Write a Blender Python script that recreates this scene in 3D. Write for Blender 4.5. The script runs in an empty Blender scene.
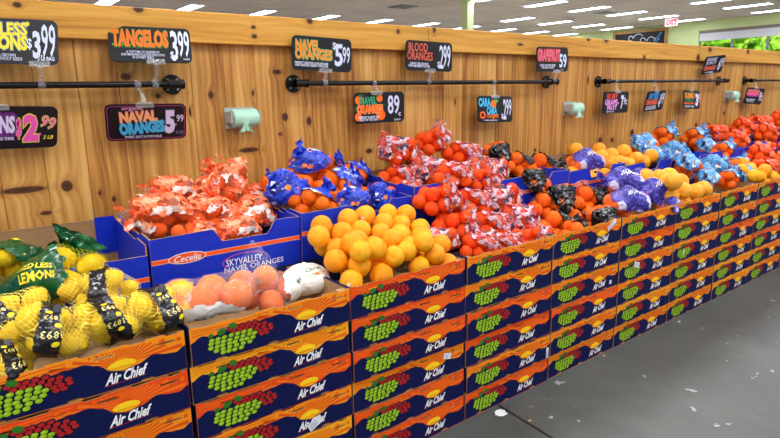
import bpy, bmesh, math, random
from mathutils import Vector, Matrix, noise
from mathutils.bvhtree import BVHTree
from mathutils.geometry import tessellate_polygon

SC = bpy.context.scene
COL = SC.collection
PI = math.pi

# ------------------------------------------------------------------ camera, light, exposure
CAM_POS = Vector((0.07876, -1.5668, 1.34666))
CF = Vector((0.59362331, 0.77612579, -0.21269727))
CR = Vector((0.79180859, -0.61050859, -0.01784422))
CU = Vector((0.14370287, 0.15782278, 0.9769552))
FPX = 583.22
cam_data = bpy.data.cameras.new('camera')
cam_data.sensor_width = 36.0
cam_data.lens = FPX / 780.0 * 36.0
cam_data.clip_start = 0.05
cam_data.clip_end = 200
cam = bpy.data.objects.new('camera', cam_data)
COL.objects.link(cam)
cm = Matrix((CR, CU, -CF)).transposed().to_4x4()
cm.translation = CAM_POS
cam.matrix_world = cm
SC.camera = cam

world = bpy.data.worlds.new('world')
SC.world = world
world.use_nodes = True
wbg = world.node_tree.nodes['Background']
wbg.inputs[0].default_value = (0.93, 0.96, 1.0, 1)
wbg.inputs[1].default_value = 0.56

sun_data = bpy.data.lights.new('sun', 'SUN')
sun_data.energy = 5.0
sun_data.angle = 0.02
sun = bpy.data.objects.new('sun', sun_data)
COL.objects.link(sun)
sun.rotation_euler = (0, math.radians(-42), math.radians(8))

LAMP_W = 29.0          # each area lamp in the near ceiling fixtures
PANEL_E = 14.0          # glow of the fixture diffusers
SC.view_settings.view_transform = 'Standard'
SC.view_settings.look = 'None'
SC.view_settings.gamma = 1.0
SC.view_settings.use_curve_mapping = False
SC.view_settings.exposure = 0.0


def ray(x, y):
    return (CF * FPX + CR * (x - 390.0) - CU * (y - 219.0)).normalized()


def atY(x, y, Y):
    d = ray(x, y)
    return CAM_POS + d * ((Y - CAM_POS.y) / d.y)


def atZ(x, y, Z):
    d = ray(x, y)
    return CAM_POS + d * ((Z - CAM_POS.z) / d.z)


# ------------------------------------------------------------------ materials
def lin(c):
    return tuple((v / 255.0 / 12.92) if v <= 10.31 else (((v / 255.0) + 0.055) / 1.055) ** 2.4 for v in c) + (1.0,)


class NT:
    def __init__(s, m):
        s.t = m.node_tree
        s.n = s.t.nodes
        s.b = s.n['Principled BSDF']

    def link(s, a, b):
        s.t.links.new(a, b)

    def put(s, sock, v):
        if v is None:
            return
        if hasattr(v, 'is_output') or isinstance(v, bpy.types.NodeSocket):
            s.link(v, sock)
        else:
            sock.default_value = v

    def m(s, op, a, b=None, c=None, clamp=False):
        n = s.n.new('ShaderNodeMath')
        n.operation = op
        n.use_clamp = clamp
        s.put(n.inputs[0], a)
        s.put(n.inputs[1], b)
        s.put(n.inputs[2], c)
        return n.outputs[0]

    def coord(s, kind='Object'):
        return s.n.new('ShaderNodeTexCoord').outputs[kind]

    def xyz(s, v):
        n = s.n.new('ShaderNodeSeparateXYZ')
        s.link(v, n.inputs[0])
        return n.outputs[0], n.outputs[1], n.outputs[2]

    def comb(s, a, b, c):
        n = s.n.new('ShaderNodeCombineXYZ')
        s.put(n.inputs[0], a); s.put(n.inputs[1], b); s.put(n.inputs[2], c)
        return n.outputs[0]

    def noise(s, v, scale, detail=3, dist=0.0, rough=0.5):
        n = s.n.new('ShaderNodeTexNoise')
        s.link(v, n.inputs['Vector'])
        n.inputs['Scale'].default_value = scale
        n.inputs['Detail'].default_value = detail
        n.inputs['Distortion'].default_value = dist
        n.inputs['Roughness'].default_value = rough
        return n.outputs[0]

    def voro(s, v, scale, out='Color', feature='F1'):
        n = s.n.new('ShaderNodeTexVoronoi')
        n.feature = feature
        s.link(v, n.inputs['Vector'])
        n.inputs['Scale'].default_value = scale
        return n.outputs[out]

    def ramp(s, f, stops, interp='LINEAR'):
        n = s.n.new('ShaderNodeValToRGB')
        n.color_ramp.interpolation = interp
        e = n.color_ramp.elements
        while len(e) < len(stops):
            e.new(0.5)
        for i, (p, c) in enumerate(stops):
            e[i].position = p
            e[i].color = c if len(c) == 4 else lin(c)
        s.link(f, n.inputs[0])
        return n.outputs[0]

    def mix(s, f, a, b, mode='MIX'):
        n = s.n.new('ShaderNodeMix')
        n.data_type = 'RGBA'
        n.blend_type = mode
        s.put(n.inputs[0], f)
        s.put(n.inputs[6], a)
        s.put(n.inputs[7], b)
        return n.outputs[2]

    def bump(s, h, strength=0.3, dist=0.01):
        n = s.n.new('ShaderNodeBump')
        n.inputs['Strength'].default_value = strength
        n.inputs['Distance'].default_value = dist
        s.link(h, n.inputs['Height'])
        s.link(n.outputs[0], s.b.inputs['Normal'])


MATS = {}


def mat(name, rgb=(128, 128, 128), rough=0.6, spec=0.5, metal=0.0, emit=None, es=1.0, coat=0.0):
    if name in MATS:
        return MATS[name]
    m = bpy.data.materials.new(name)
    m.use_nodes = True
    b = m.node_tree.nodes['Principled BSDF']
    b.inputs['Base Color'].default_value = lin(rgb)
    b.inputs['Roughness'].default_value = rough
    b.inputs['Metallic'].default_value = metal
    b.inputs['Specular IOR Level'].default_value = spec
    if coat:
        b.inputs['Coat Weight'].default_value = coat
        b.inputs['Coat Roughness'].default_value = 0.15
    if emit:
        b.inputs['Emission Color'].default_value = lin(emit)
        b.inputs['Emission Strength'].default_value = es
    MATS[name] = m
    return m


def speckle(m, amt=0.12, scale=40.0):
    """slight printed / fibrous unevenness"""
    t = NT(m)
    c = t.b.inputs['Base Color'].default_value[:]
    n = t.noise(t.coord(), scale, 4)
    dark = tuple(v * (1 - amt * 2) for v in c[:3]) + (1,)
    lite = tuple(min(1, v * (1 + amt)) for v in c[:3]) + (1,)
    t.link(t.ramp(n, [(0.3, dark), (0.7, lite)]), t.b.inputs['Base Color'])
    return m


def knot_field(t, X, Z, knots):
    acc = None
    wide = None
    for (kx, kz, rx, rz) in knots:
        a = t.m('MULTIPLY', t.m('SUBTRACT', X, kx), 1.0 / rx)
        b = t.m('MULTIPLY', t.m('SUBTRACT', Z, kz), 1.0 / rz)
        d = t.m('SQRT', t.m('ADD', t.m('MULTIPLY', a, a), t.m('MULTIPLY', b, b)))
        acc = d if acc is None else t.m('MINIMUM', acc, d)
    return acc


def wood_mat(name, knots, vertical, pw, pal, seed):
    m = mat(name, rough=0.45, spec=0.4)
    t = NT(m)
    x, y, z = t.xyz(t.coord())
    U, V = (x, z) if vertical else (z, x)
    d = knot_field(t, x, z, knots)
    near = t.m('MAXIMUM', t.m('SUBTRACT', 1.0, t.m('MULTIPLY', d, 0.25)), 0.0)
    warp = t.m('MULTIPLY', t.m('MULTIPLY', near, near), 0.03)
    idn = t.m('FLOOR', t.m('MULTIPLY', t.m('ADD', U, seed), 1.0 / pw))
    rnd_n = t.n.new('ShaderNodeTexWhiteNoise')
    rnd_n.noise_dimensions = '1D'
    t.link(idn, rnd_n.inputs['W'])
    rnd = rnd_n.outputs['Value']
    u2 = t.m('ADD', t.m('ADD', U, warp), t.m('MULTIPLY', rnd, 9.0))
    v2 = t.m('ADD', V, t.m('MULTIPLY', rnd, 23.0))
    # slow wander of the growth rings plus fine fibre
    wander = t.noise(t.comb(t.m('MULTIPLY', u2, 3.0), t.m('MULTIPLY', v2, 0.55), 0.0), 2.2, 2)
    ring = t.m('SINE', t.m('ADD', t.m('MULTIPLY', u2, 210.0), t.m('MULTIPLY', wander, 26.0)))
    broad = t.noise(t.comb(t.m('MULTIPLY', u2, 22.0), t.m('MULTIPLY', v2, 0.9), rnd), 1.0, 3, 0.4)
    fine = t.noise(t.comb(t.m('MULTIPLY', u2, 160.0), t.m('MULTIPLY', v2, 3.0), 0.0), 1.0, 3)
    g = t.m('ADD', t.m('MULTIPLY', ring, 0.045), t.m('ADD', t.m('MULTIPLY', broad, 0.66), t.m('MULTIPLY', fine, 0.30)))
    g = t.m('ADD', g, t.m('MULTIPLY', t.m('SUBTRACT', rnd, 0.5), 0.16))
    col = t.ramp(g, [(0.28, pal[0]), (0.45, pal[1]), (0.6, pal[2]), (0.8, pal[3])])
    kn = t.ramp(t.m('ADD', d, t.m('MULTIPLY', t.m('SUBTRACT', fine, 0.5), 0.9)),
                [(0.0, (46, 24, 12)), (0.5, (84, 44, 20)), (0.85, (120, 66, 26)), (1.0, (255, 255, 255))])
    isk = t.m('SUBTRACT', 1.0, t.m('MULTIPLY', t.m('SUBTRACT', d, 0.75), 2.5, clamp=True), clamp=True)
    halo = t.m('SUBTRACT', 1.0, t.m('MULTIPLY', d, 0.42), clamp=True)
    col = t.mix(t.m('MULTIPLY', halo, 0.55), col, lin(pal[0]))
    col = t.mix(isk, col, t.ramp(d, [(0.0, (40, 22, 12)), (0.55, (92, 50, 24)), (0.8, (48, 26, 14)), (1.0, (110, 62, 28))]))
    t.link(col, t.b.inputs['Base Color'])
    t.bump(fine, 0.12, 0.002)
    return m


WALL_Y = 0.90


def kpx(x, y, rx, rz):
    p = atY(x, y, WALL_Y)
    return (p.x, p.z, rx, rz)


wall_knots = [kpx(*a) for a in [
    (67, 186, .021, .022), (24, 190, .075, .013), (46, 213, .02, .008), (126, 77, .02, .014), (114, 199, .008, .012),
    (211, 95, .012, .016), (253, 93, .007, .014), (285, 117, .017, .02), (309, 121, .014, .022), (249, 150, .05, .011),
    (277, 72, .022, .012), (369, 151, .022, .013), (280, 134, .008, .008), (100, 193, .006, .01), (588, 80, .012, .03),
    (600, 140, .026, .02), (590, 152, .012, .03), (612, 140, .02, .018), (632, 133, .03, .03), (623, 146, .007, .02),
    (660, 146, .02, .02), (696, 125, .025, .02), (724, 113, .022, .018), (502, 150, .008, .02), (455, 102, .006, .02),
    (535, 150, .012, .012), (752, 116, .015, .02), (400, 120, .006, .015), (190, 112, .006, .02), (158, 96, .012, .01)]]
pal_wall = [(140, 86, 34), (192, 134, 62), (216, 164, 88), (228, 184, 114)]
WOOD = wood_mat('knotty_pine_boards', wall_knots, True, 0.142, pal_wall, 0.05)
trim_knots = [kpx(*a) for a in [(136, 10, .02, .014), (250, 28, .012, .008), (251, 37, .014, .01), (306, 21, .017, .017),
                                (430, 30, .012, .02), (516, 45, .03, .008), (602, 40, .03, .022), (584, 40, .02, .012),
                                (394, 32, .012, .012), (706, 50, .03, .02), (744, 52, .03, .02), (16, 6, .014, .01),
                                (662, 43, .012, .012), (640, 58, .02, .02), (694, 58, .03, .03)]]
pal_trim = [(168, 108, 36), (206, 146, 54), (222, 164, 68), (232, 180, 90)]
TRIM = wood_mat('pine_trim_board', trim_knots, False, 0.5, pal_trim, 0.0)

KRAFT = speckle(mat('kraft_cardboard', (168, 132, 92), 0.85, 0.2), 0.06, 60)
NAVY = speckle(mat('navy_print', (10, 20, 72), 0.6, 0.15), 0.08, 30)
NAVY_SIDE = speckle(mat('navy_side', (20, 32, 84), 0.6, 0.3), 0.1, 30)
BLUE = speckle(mat('royal_blue_print', (18, 50, 196), 0.5, 0.25), 0.05, 20)
ORA = [mat('orange_print', (242, 142, 24), 0.6, 0.15), mat('deep_orange_print', (228, 74, 18), 0.6, 0.15),
       mat('golden_orange_print', (246, 166, 28), 0.6, 0.15)]
RAY = [mat('orange_ray_print', (224, 84, 18), 0.6, 0.15), mat('deep_orange_ray_print', (244, 112, 26), 0.6, 0.15),
       mat('golden_ray_print', (230, 106, 18), 0.6, 0.15)]
YEL = mat('yellow_print', (250, 208, 30), 0.6, 0.15)
WHITE = mat('white_print', (238, 240, 244), 0.6, 0.15)
INK = mat('dark_ink', (14, 18, 34), 0.6, 0.3)
GRG = mat('green_grape_print', (140, 186, 34), 0.6, 0.15)
GRH = mat('grape_highlight_print', (176, 206, 60), 0.6, 0.15)
GRR = mat('red_grape_print', (166, 34, 40), 0.6, 0.15)
LEAFG = mat('leaf_print', (52, 110, 34), 0.6, 0.15)
STRIPE = mat('orange_stripe_print', (238, 88, 40), 0.55, 0.2)
PALESTR = mat('pale_line_print', (244, 190, 150), 0.55, 0.2)
STICK = mat('white_sticker', (222, 226, 236), 0.5, 0.4)
BLACKP = mat('black_sign_board', (14, 16, 26), 0.42, 0.4)
IRON = speckle(mat('black_iron', (34, 34, 38), 0.38, 0.5, 0.6), 0.2, 60)


def fruit_mat(name, c1, c2, bump=0.35, rough=0.38, sc=90):
    m = mat(name, c1, rough, 0.32)
    t = NT(m)
    oi = t.n.new('ShaderNodeObjectInfo')
    n = t.noise(t.coord(), 1.6, 3)
    f = t.m('ADD', t.m('MULTIPLY', oi.outputs['Random'], 0.7), t.m('MULTIPLY', n, 0.4), clamp=True)
    t.link(t.mix(f, lin(c1), lin(c2)), t.b.inputs['Base Color'])
    t.bump(t.voro(t.coord(), sc / 6.0, 'Distance'), bump, 0.02)
    t.b.inputs['Subsurface Weight'].default_value = 0.0
    return m


F_NAVEL = fruit_mat('navel_orange_peel', (252, 146, 4), (255, 182, 18))
F_BAGO = fruit_mat('bagged_orange_peel', (252, 100, 0), (255, 134, 6))
F_MAND = fruit_mat('mandarin_peel', (250, 80, 0), (254, 106, 4))
F_GRAPE = fruit_mat('grapefruit_peel', (250, 150, 20), (255, 184, 50))
F_LEMON = fruit_mat('lemon_peel', (238, 186, 0), (248, 208, 6))
F_STEM = mat('fruit_stem', (96, 104, 40), 0.8, 0.2)


# film / net materials: see-through film with a woven net or printed film
def net_mat(name, rgb, cover=0.4, k=0.0, gloss=0.25, line=0.3):
    """transparent film with a woven net of the given colour; k sets the mesh, cover a plain tint"""
    m = mat(name, rgb, 0.5, 0.08)
    t = NT(m)
    out = t.n['Material Output']
    tr = t.n.new('ShaderNodeBsdfTransparent')
    mx = t.n.new('ShaderNodeMixShader')
    if k:
        x, y, z = t.xyz(t.coord())
        a = t.m('ABSOLUTE', t.m('SINE', t.m('MULTIPLY', t.m('ADD', t.m('ADD', x, z), t.m('MULTIPLY', y, 0.6)), k)))
        b = t.m('ABSOLUTE', t.m('SINE', t.m('MULTIPLY', t.m('ADD', t.m('SUBTRACT', x, z), t.m('MULTIPLY', y, 0.6)), k)))
        ln = t.m('LESS_THAN', t.m('MINIMUM', a, b), line)
        f = t.m('MAXIMUM', t.m('MULTIPLY', ln, 0.9), cover)
        t.link(f, mx.inputs[0])
    else:
        f = t.noise(t.coord(), 30, 3)
        f = t.m('MULTIPLY', t.m('ADD', f, 0.5), cover)
        t.link(f, mx.inputs[0])
    t.link(tr.outputs[0], mx.inputs[1])
    t.link(t.b.outputs[0], mx.inputs[2])
    t.link(mx.outputs[0], out.inputs[0])
    t.bump(t.noise(t.coord(), 60, 2), 0.5, 0.004)
    return m


def clear_mat(name, tint=(250, 250, 252), milk=0.03):
    m = mat(name, tint, 0.12, 0.8)
    t = NT(m)
    out = t.n['Material Output']
    tr = t.n.new('ShaderNodeBsdfTransparent')
    mx = t.n.new('ShaderNodeMixShader')
    fr = t.n.new('ShaderNodeLayerWeight')
    fr.inputs['Blend'].default_value = 0.35
    n = t.noise(t.coord(), 24, 4, 1.5)
    wr = t.m('MULTIPLY', t.m('POWER', n, 7.0), 2.2)
    f = t.m('ADD', t.m('MULTIPLY', fr.outputs['Fresnel'], 0.10), t.m('ADD', wr, milk), clamp=True)
    t.link(f, mx.inputs[0])
    t.link(tr.outputs[0], mx.inputs[1])
    t.link(t.b.outputs[0], mx.inputs[2])
    t.link(mx.outputs[0], out.inputs[0])
    t.bump(n, 0.8, 0.01)
    return m


def print_mat(name, stops, scale, rough=0.28, spots=None, alpha=None):
    """glossy printed film: irregular patches of the given inks"""
    m = mat(name, stops[0][1], rough, 0.6)
    t = NT(m)
    v = t.coord()
    w = t.n.new('ShaderNodeVectorMath')
    w.operation = 'ADD'
    nn = t.n.new('ShaderNodeTexNoise')
    t.link(v, nn.inputs['Vector'])
    nn.inputs['Scale'].default_value = scale * 1.5
    sc = t.n.new('ShaderNodeVectorMath')
    sc.operation = 'SCALE'
    t.link(nn.outputs['Color'], sc.inputs[0])
    sc.inputs[3].default_value = 0.6 / scale
    t.link(v, w.inputs[0])
    t.link(sc.outputs[0], w.inputs[1])
    cell = t.voro(w.outputs[0], scale)
    x, y, z = t.xyz(cell)
    col = t.ramp(x, stops, 'CONSTANT')
    if spots:
        dist = t.voro(w.outputs[0], spots[0], 'Distance')
        f = t.m('LESS_THAN', dist, spots[2])
        col = t.mix(f, col, lin(spots[1]))
    t.link(col, t.b.inputs['Base Color'])
    t.bump(t.noise(v, 45, 2), 0.5, 0.006)
    if alpha is not None:
        out = t.n['Material Output']
        tr = t.n.new('ShaderNodeBsdfTransparent')
        mx = t.n.new('ShaderNodeMixShader')
        y2 = t.m('MAXIMUM', t.m('LESS_THAN', y, 0.6), alpha)
        t.link(y2, mx.inputs[0])
        t.link(tr.outputs[0], mx.inputs[1])
        t.link(t.b.outputs[0], mx.inputs[2])
        t.link(mx.outputs[0], out.inputs[0])
    return m


NETS = {
    'tangelo': net_mat('pale_orange_film', (250, 120, 70), 0.16),
    'bluelabel': net_mat('orange_net', (235, 84, 20), 0.16),
    'redpink': net_mat('red_net', (232, 36, 16), 0.20),
    'blacklabel': net_mat('red_net_dark', (216, 44, 20), 0.16),
    'purple': net_mat('pink_film', (240, 130, 100), 0.25),
    'skyblue': net_mat('red_orange_net', (220, 50, 24), 0.14),
    'orange': net_mat('bright_orange_film', (252, 74, 4), 0.22),
    'lemon': net_mat('yellow_net', (252, 236, 110), 0.02, 210, line=0.17),
    'greenlemon': net_mat('green_yellow_net', (190, 190, 30), 0.03, 230, line=0.13),
    'clear': clear_mat('clear_bag_film', milk=0.06),
}
PRINTS = {
    'tangelo': print_mat('orange_white_film_print', [(0, (246, 132, 84)), (.30, (240, 100, 50)), (.55, (250, 170, 130)), (.74, (238, 222, 214)), (.84, (236, 84, 30))], 40, alpha=0.15),
    'bluelabel': print_mat('blue_film_print', [(0, (22, 62, 200)), (.8, (18, 44, 160)), (.93, (200, 210, 240))], 30, spots=(17, (246, 140, 40), .20)),
    'redpink': print_mat('pink_white_film_print', [(0, (206, 172, 188)), (.30, (196, 130, 150)), (.46, (222, 56, 30)), (.68, (222, 208, 216)), (.8, (70, 50, 76)), (.88, (240, 120, 40))], 44, alpha=0.15),
    'blacklabel': print_mat('black_film_print', [(0, (16, 16, 20)), (.78, (34, 34, 38)), (.88, (120, 122, 128)), (.94, (230, 110, 20))], 34, 0.2),
    'purple': print_mat('purple_film_print', [(0, (52, 44, 150)), (.5, (70, 60, 176)), (.85, (206, 200, 232)), (.93, (226, 110, 80))], 24),
    'skyblue': print_mat('sky_blue_film_print', [(0, (76, 152, 210)), (.42, (50, 122, 192)), (.74, (140, 190, 222)), (.86, (150, 74, 50)), (.94, (220, 228, 238))], 44),
    'orange': print_mat('orange_blue_film_print', [(0, (246, 84, 20)), (.55, (240, 70, 16)), (.72, (40, 60, 150)), (.88, (250, 130, 60))], 16),
    'lemon': print_mat('black_lemon_label_print', [(0, (12, 13, 18)), (.86, (60, 62, 70)), (.93, (14, 14, 20))], 46, 0.25),
    'greenlemon': print_mat('green_film_print', [(0, (14, 84, 44)), (.6, (10, 70, 36)), (.9, (24, 104, 58))], 30, 0.22),
    'clear': print_mat('white_green_bag_print', [(0, (240, 238, 234)), (.6, (232, 228, 222)), (.9, (244, 244, 244))], 18),
}


# ------------------------------------------------------------------ object helpers
def link_mesh(name, me, parent=None, loc=None):
    o = bpy.data.objects.new(name, me)
    COL.objects.link(o)
    if parent:
        o.parent = parent
    if loc is not None:
        o.location = loc
    return o


class MB:
    """collects shapes, then builds ONE mesh"""
    def __init__(s):
        s.v, s.f, s.mi, s.ms, s.sm = [], [], [], [], []

    def mat(s, m):
        if m not in s.ms:
            s.ms.append(m)
        return s.ms.index(m)

    def add(s, vs, fs, m, smooth=False, mx=None):
        o = len(s.v)
        for p in vs:
            p = Vector(p)
            s.v.append(mx @ p if mx else p)
        k = s.mat(m)
        for f in fs:
            s.f.append([o + i for i in f])
            s.mi.append(k)
            s.sm.append(smooth)
        return s

    def box(s, a, b, m, mx=None):
        x0, y0, z0 = a
        x1, y1, z1 = b
        vs = [(x0, y0, z0), (x1, y0, z0), (x1, y1, z0), (x0, y1, z0), (x0, y0, z1), (x1, y0, z1), (x1, y1, z1), (x0, y1, z1)]
        return s.add(vs, [(0, 3, 2, 1), (4, 5, 6, 7), (0, 1, 5, 4), (1, 2, 6, 5), (2, 3, 7, 6), (3, 0, 4, 7)], m, False, mx)

    def tube(s, pts, r, m, n=12, caps=True, mx=None):
        pts = [Vector(p) for p in pts]
        vs, fs = [], []
        for i, p in enumerate(pts):
            d = (pts[min(i + 1, len(pts) - 1)] - pts[max(i - 1, 0)]).normalized()
            a = d.orthogonal().normalized()
            if abs(d.y) < .9:
                a = d.cross(Vector((0, 1, 0))).normalized()
            b = d.cross(a)
            rr = r[i] if isinstance(r, (list, tuple)) else r
            for k in range(n):
                t = 2 * PI * k / n
                vs.append(p + a * math.cos(t) * rr + b * math.sin(t) * rr)
        for i in range(len(pts) - 1):
            for k in range(n):
                fs.append((i * n + k, i * n + (k + 1) % n, (i + 1) * n + (k + 1) % n, (i + 1) * n + k))
        s.add(vs, fs, m, True, mx)
        if caps:
            s.add(vs[:n], [tuple(range(n))], m, False, mx)
            s.add(vs[-n:], [tuple(reversed(range(n)))], m, False, mx)
        return s

    def sheet(s, loops, y, m, mx=None):
        """flat polygon with holes in the xz plane at the given y"""
        ls = [[Vector((x, z, 0)) for x, z in lp] for lp in loops]
        tr = tessellate_polygon(ls)
        flat = [p for lp in ls for p in lp]
        return s.add([(p.x, y, p.y) for p in flat], [tuple(t) for t in tr], m, False, mx)

    def slab(s, loops, y0, y1, m, mside=None, mx=None, mback=None):
        """polygon with holes in xz, with thickness from y0 (front) to y1"""
        s.sheet(loops, y0, m, mx)
        s.sheet(loops, y1, mback or m, mx)
        for lp in loops:
            n = len(lp)
            vs = [(x, y0, z) for x, z in lp] + [(x, y1, z) for x, z in lp]
            s.add(vs, [(i, (i + 1) % n, (i + 1) % n + n, i + n) for i in range(n)], mside or m, False, mx)
        return s

    def build(s, name, parent=None, loc=None):
        me = bpy.data.meshes.new(name)
        me.from_pydata([tuple(v) for v in s.v], [], s.f)
        for m in s.ms:
            me.materials.append(m)
        me.polygons.foreach_set('material_index', s.mi)
        me.polygons.foreach_set('use_smooth', s.sm)
        me.update()
        return link_mesh(name, me, parent, loc)


def empty(name, loc=(0, 0, 0), rot=(0, 0, 0)):
    o = bpy.data.objects.new(name, None)
    COL.objects.link(o)
    o.empty_display_size = 0.05
    o.location = loc
    o.rotation_euler = rot
    return o


def tag(o, label, cat, group=None):
    o['label'] = label
    o['category'] = cat
    if group:
        o['group'] = group
    return o


def struct(o):
    o['kind'] = 'structure'
    return o


KIDS = {}


def kids(o):
    return KIDS.get(o.name, [])


def own(parent, child):
    child.parent = parent
    KIDS.setdefault(parent.name, []).append(child)
    return child


def copy_tree(o, parent=None):
    c = o.copy()
    COL.objects.link(c)
    if parent:
        c.parent = parent
        KIDS.setdefault(parent.name, []).append(c)
    for ch in list(kids(o)):
        copy_tree(ch, c)
    return c


# ------------------------------------------------------------------ lettering
TXT = {}


def glyphs(body, offset=0.0, shear=0.0, res=2):
    key = (body, offset, shear, res)
    if key in TXT:
        return TXT[key]
    cu = bpy.data.curves.new('t', 'FONT')
    cu.body = body
    cu.size = 1.0
    cu.offset = offset
    cu.shear = shear
    cu.resolution_u = res
    cu.align_x = 'CENTER'
    cu.space_line = 0.8
    ob = bpy.data.objects.new('t', cu)
    COL.objects.link(ob)
    bpy.context.view_layer.update()
    me = bpy.data.meshes.new_from_object(ob.evaluated_get(bpy.context.evaluated_depsgraph_get()))
    vs = [(v.co.x, v.co.y) for v in me.vertices]
    fs = [tuple(p.vertices) for p in me.polygons]
    bpy.data.objects.remove(ob)
    bpy.data.meshes.remove(me)
    bpy.data.curves.remove(cu)
    TXT[key] = (vs, fs)
    return TXT[key]


def lettering(mb, body, cx, cz, w, h, m, y, bold=0.03, outline=None, om=None, shear=0.0, rot=0.0, fn=None, wob=0.0, res=2):
    """text filling a w x h box centred at cx,cz; fn maps (x,z,layer) to a point"""
    v0, f0 = glyphs(body, bold, shear, res)
    xs = [p[0] for p in v0]
    zs = [p[1] for p in v0]
    bx, bz = (min(xs) + max(xs)) / 2, (min(zs) + max(zs)) / 2
    sx, sz = w / max(1e-6, max(xs) - min(xs)), h / max(1e-6, max(zs) - min(zs))
    c, s_ = math.cos(rot), math.sin(rot)
    layers = []
    if outline:
        layers.append((glyphs(body, bold + outline, shear, res), om, 0.0))
    layers.append(((v0, f0), m, 0.0006))
    for (vs, fs), mm, dy in layers:
        out = []
        for x, z in vs:
            X, Z = (x - bx) * sx, (z - bz) * sz
            if wob:
                Z += wob * h * math.sin(X / w * 9.0)
            X, Z = cx + X * c - Z * s_, cz + X * s_ + Z * c
            out.append(fn(X, Z, dy) if fn else (X, y - dy, Z))
        mb.add(out, fs, mm)
    return mb


def disc(cx, cz, r, n=10, rz=None):
    rz = rz or r
    return [(cx + r * math.cos(2 * PI * k / n), cz + rz * math.sin(2 * PI * k / n)) for k in range(n)]


# ------------------------------------------------------------------ the setting
rng = random.Random(7)
# floor
mfl = mat('polished_concrete', (112, 114, 116), 0.42, 0.35)
t = NT(mfl)
v = t.coord()
n1 = t.noise(v, 1.3, 5, 0.6)
n2 = t.noise(v, 9.0, 4)
col = t.ramp(t.m('ADD', t.m('MULTIPLY', n1, 0.7), t.m('MULTIPLY', n2, 0.3)), [(0.3, (64, 68, 67)), (0.5, (77, 81, 80)), (0.7, (90, 94, 92))])
sc_ = t.m('MULTIPLY', t.m('GREATER_THAN', t.noise(v, 14.0, 3, 0.3), 0.68), t.m('GREATER_THAN', t.noise(v, 1.7, 2), 0.5))
col = t.mix(t.m('MULTIPLY', sc_, 0.55), col, lin((196, 202, 208)))
x, y, z = t.xyz(v)
pa, pb = atZ(498, 405, 0), atZ(552, 438, 0)
nx, ny = -(pb.y - pa.y), (pb.x - pa.x)
nl = math.hypot(nx, ny)
nx, ny = nx / nl, ny / nl
dd = t.m('ABSOLUTE', t.m('ADD', t.m('ADD', t.m('MULTIPLY', x, nx), t.m('MULTIPLY', y, ny)), -(pa.x * nx + pa.y * ny)))
col = t.mix(t.m('LESS_THAN', dd, 0.006), col, lin((30, 24, 16)))
t.link(col, t.b.inputs['Base Color'])
struct(MB().box((-6, -6, -0.1), (22.1, 0.95, 0.0), mfl).build('floor'))
# unseen floor beyond the wooden wall, made pale to bounce light onto the ceiling
mtl = mat('bounce_floor_tiles', (232, 226, 214), 0.4, 0.4)
t = NT(mtl)
x, y, z = t.xyz(t.coord())
gx = t.m('LESS_THAN', t.m('FRACT', t.m('MULTIPLY', x, 1 / 0.3)), 0.02)
gy = t.m('LESS_THAN', t.m('FRACT', t.m('MULTIPLY', y, 1 / 0.3)), 0.02)
t.link(t.mix(t.m('MAXIMUM', gx, gy), lin((234, 230, 220)), lin((190, 186, 176))), t.b.inputs['Base Color'])
struct(MB().box((-6, 0.95, -0.1), (22.1, 24, 0.0), mtl).build('floor_2'))

# ceiling with its tile grid
mce = mat('ceiling_tiles', (190, 178, 170), 0.9, 0.2)
t = NT(mce)
x, y, z = t.xyz(t.coord())
gx = t.m('LESS_THAN', t.m('FRACT', t.m('MULTIPLY', x, 1 / 0.6)), 0.035)
gy = t.m('LESS_THAN', t.m('FRACT', t.m('MULTIPLY', y, 1 / 0.6)), 0.035)
base = t.ramp(t.noise(t.coord(), 0.8, 2), [(0.3, (184, 170, 162)), (0.7, (202, 188, 178))])
t.link(t.mix(t.m('MAXIMUM', gx, gy), base, lin((214, 206, 200))), t.b.inputs['Base Color'])
CZ = 3.6
struct(MB().box((-6, -6, CZ), (22.1, 24, CZ + 0.1), mce).build('ceiling'))

# partition wall of vertical boards, each board with eased edges
wb = MB()
pw = 0.142
x0 = -0.05 - 6 * pw
core = mat('dark_gap', (60, 34, 16), 0.9, 0.1)
wb.box((x0, WALL_Y + 0.0035, 0.0), (x0 + 64 * pw, WALL_Y + 0.11, 1.66), core)
for i in range(64):
    a = x0 + i * pw
    e = 0.0012
    vs = [(a + .0002, WALL_Y + .0035, 0), (a + .0002 + e, WALL_Y, 0), (a + pw - .0002 - e, WALL_Y, 0), (a + pw - .0002, WALL_Y + .0035, 0)]
    vs += [(p[0], p[1], 1.66) for p in vs]
    wb.add(vs, [(0, 1, 5, 4), (1, 2, 6, 5), (2, 3, 7, 6), (4, 5, 6, 7), (0, 3, 2, 1)], WOOD)
struct(wb.build('wall_back'))

# heavy trim boards along the top of the wall
sx1, sx2 = atY(428, 40, WALL_Y - .03).x, atY(699, 55, WALL_Y - .03).x
edges = [x0, sx1, sx2, x0 + 64 * pw]
for i in range(3):
    o = MB().box((edges[i] + .001, WALL_Y - 0.034, 1.556), (edges[i + 1] - .001, WALL_Y + 0.13, 1.679), TRIM).build('trim_%d' % (i + 1))
    b_ = o.modifiers.new('ease', 'BEVEL'); b_.width = 0.004; b_.segments = 2
    struct(o)

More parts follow.
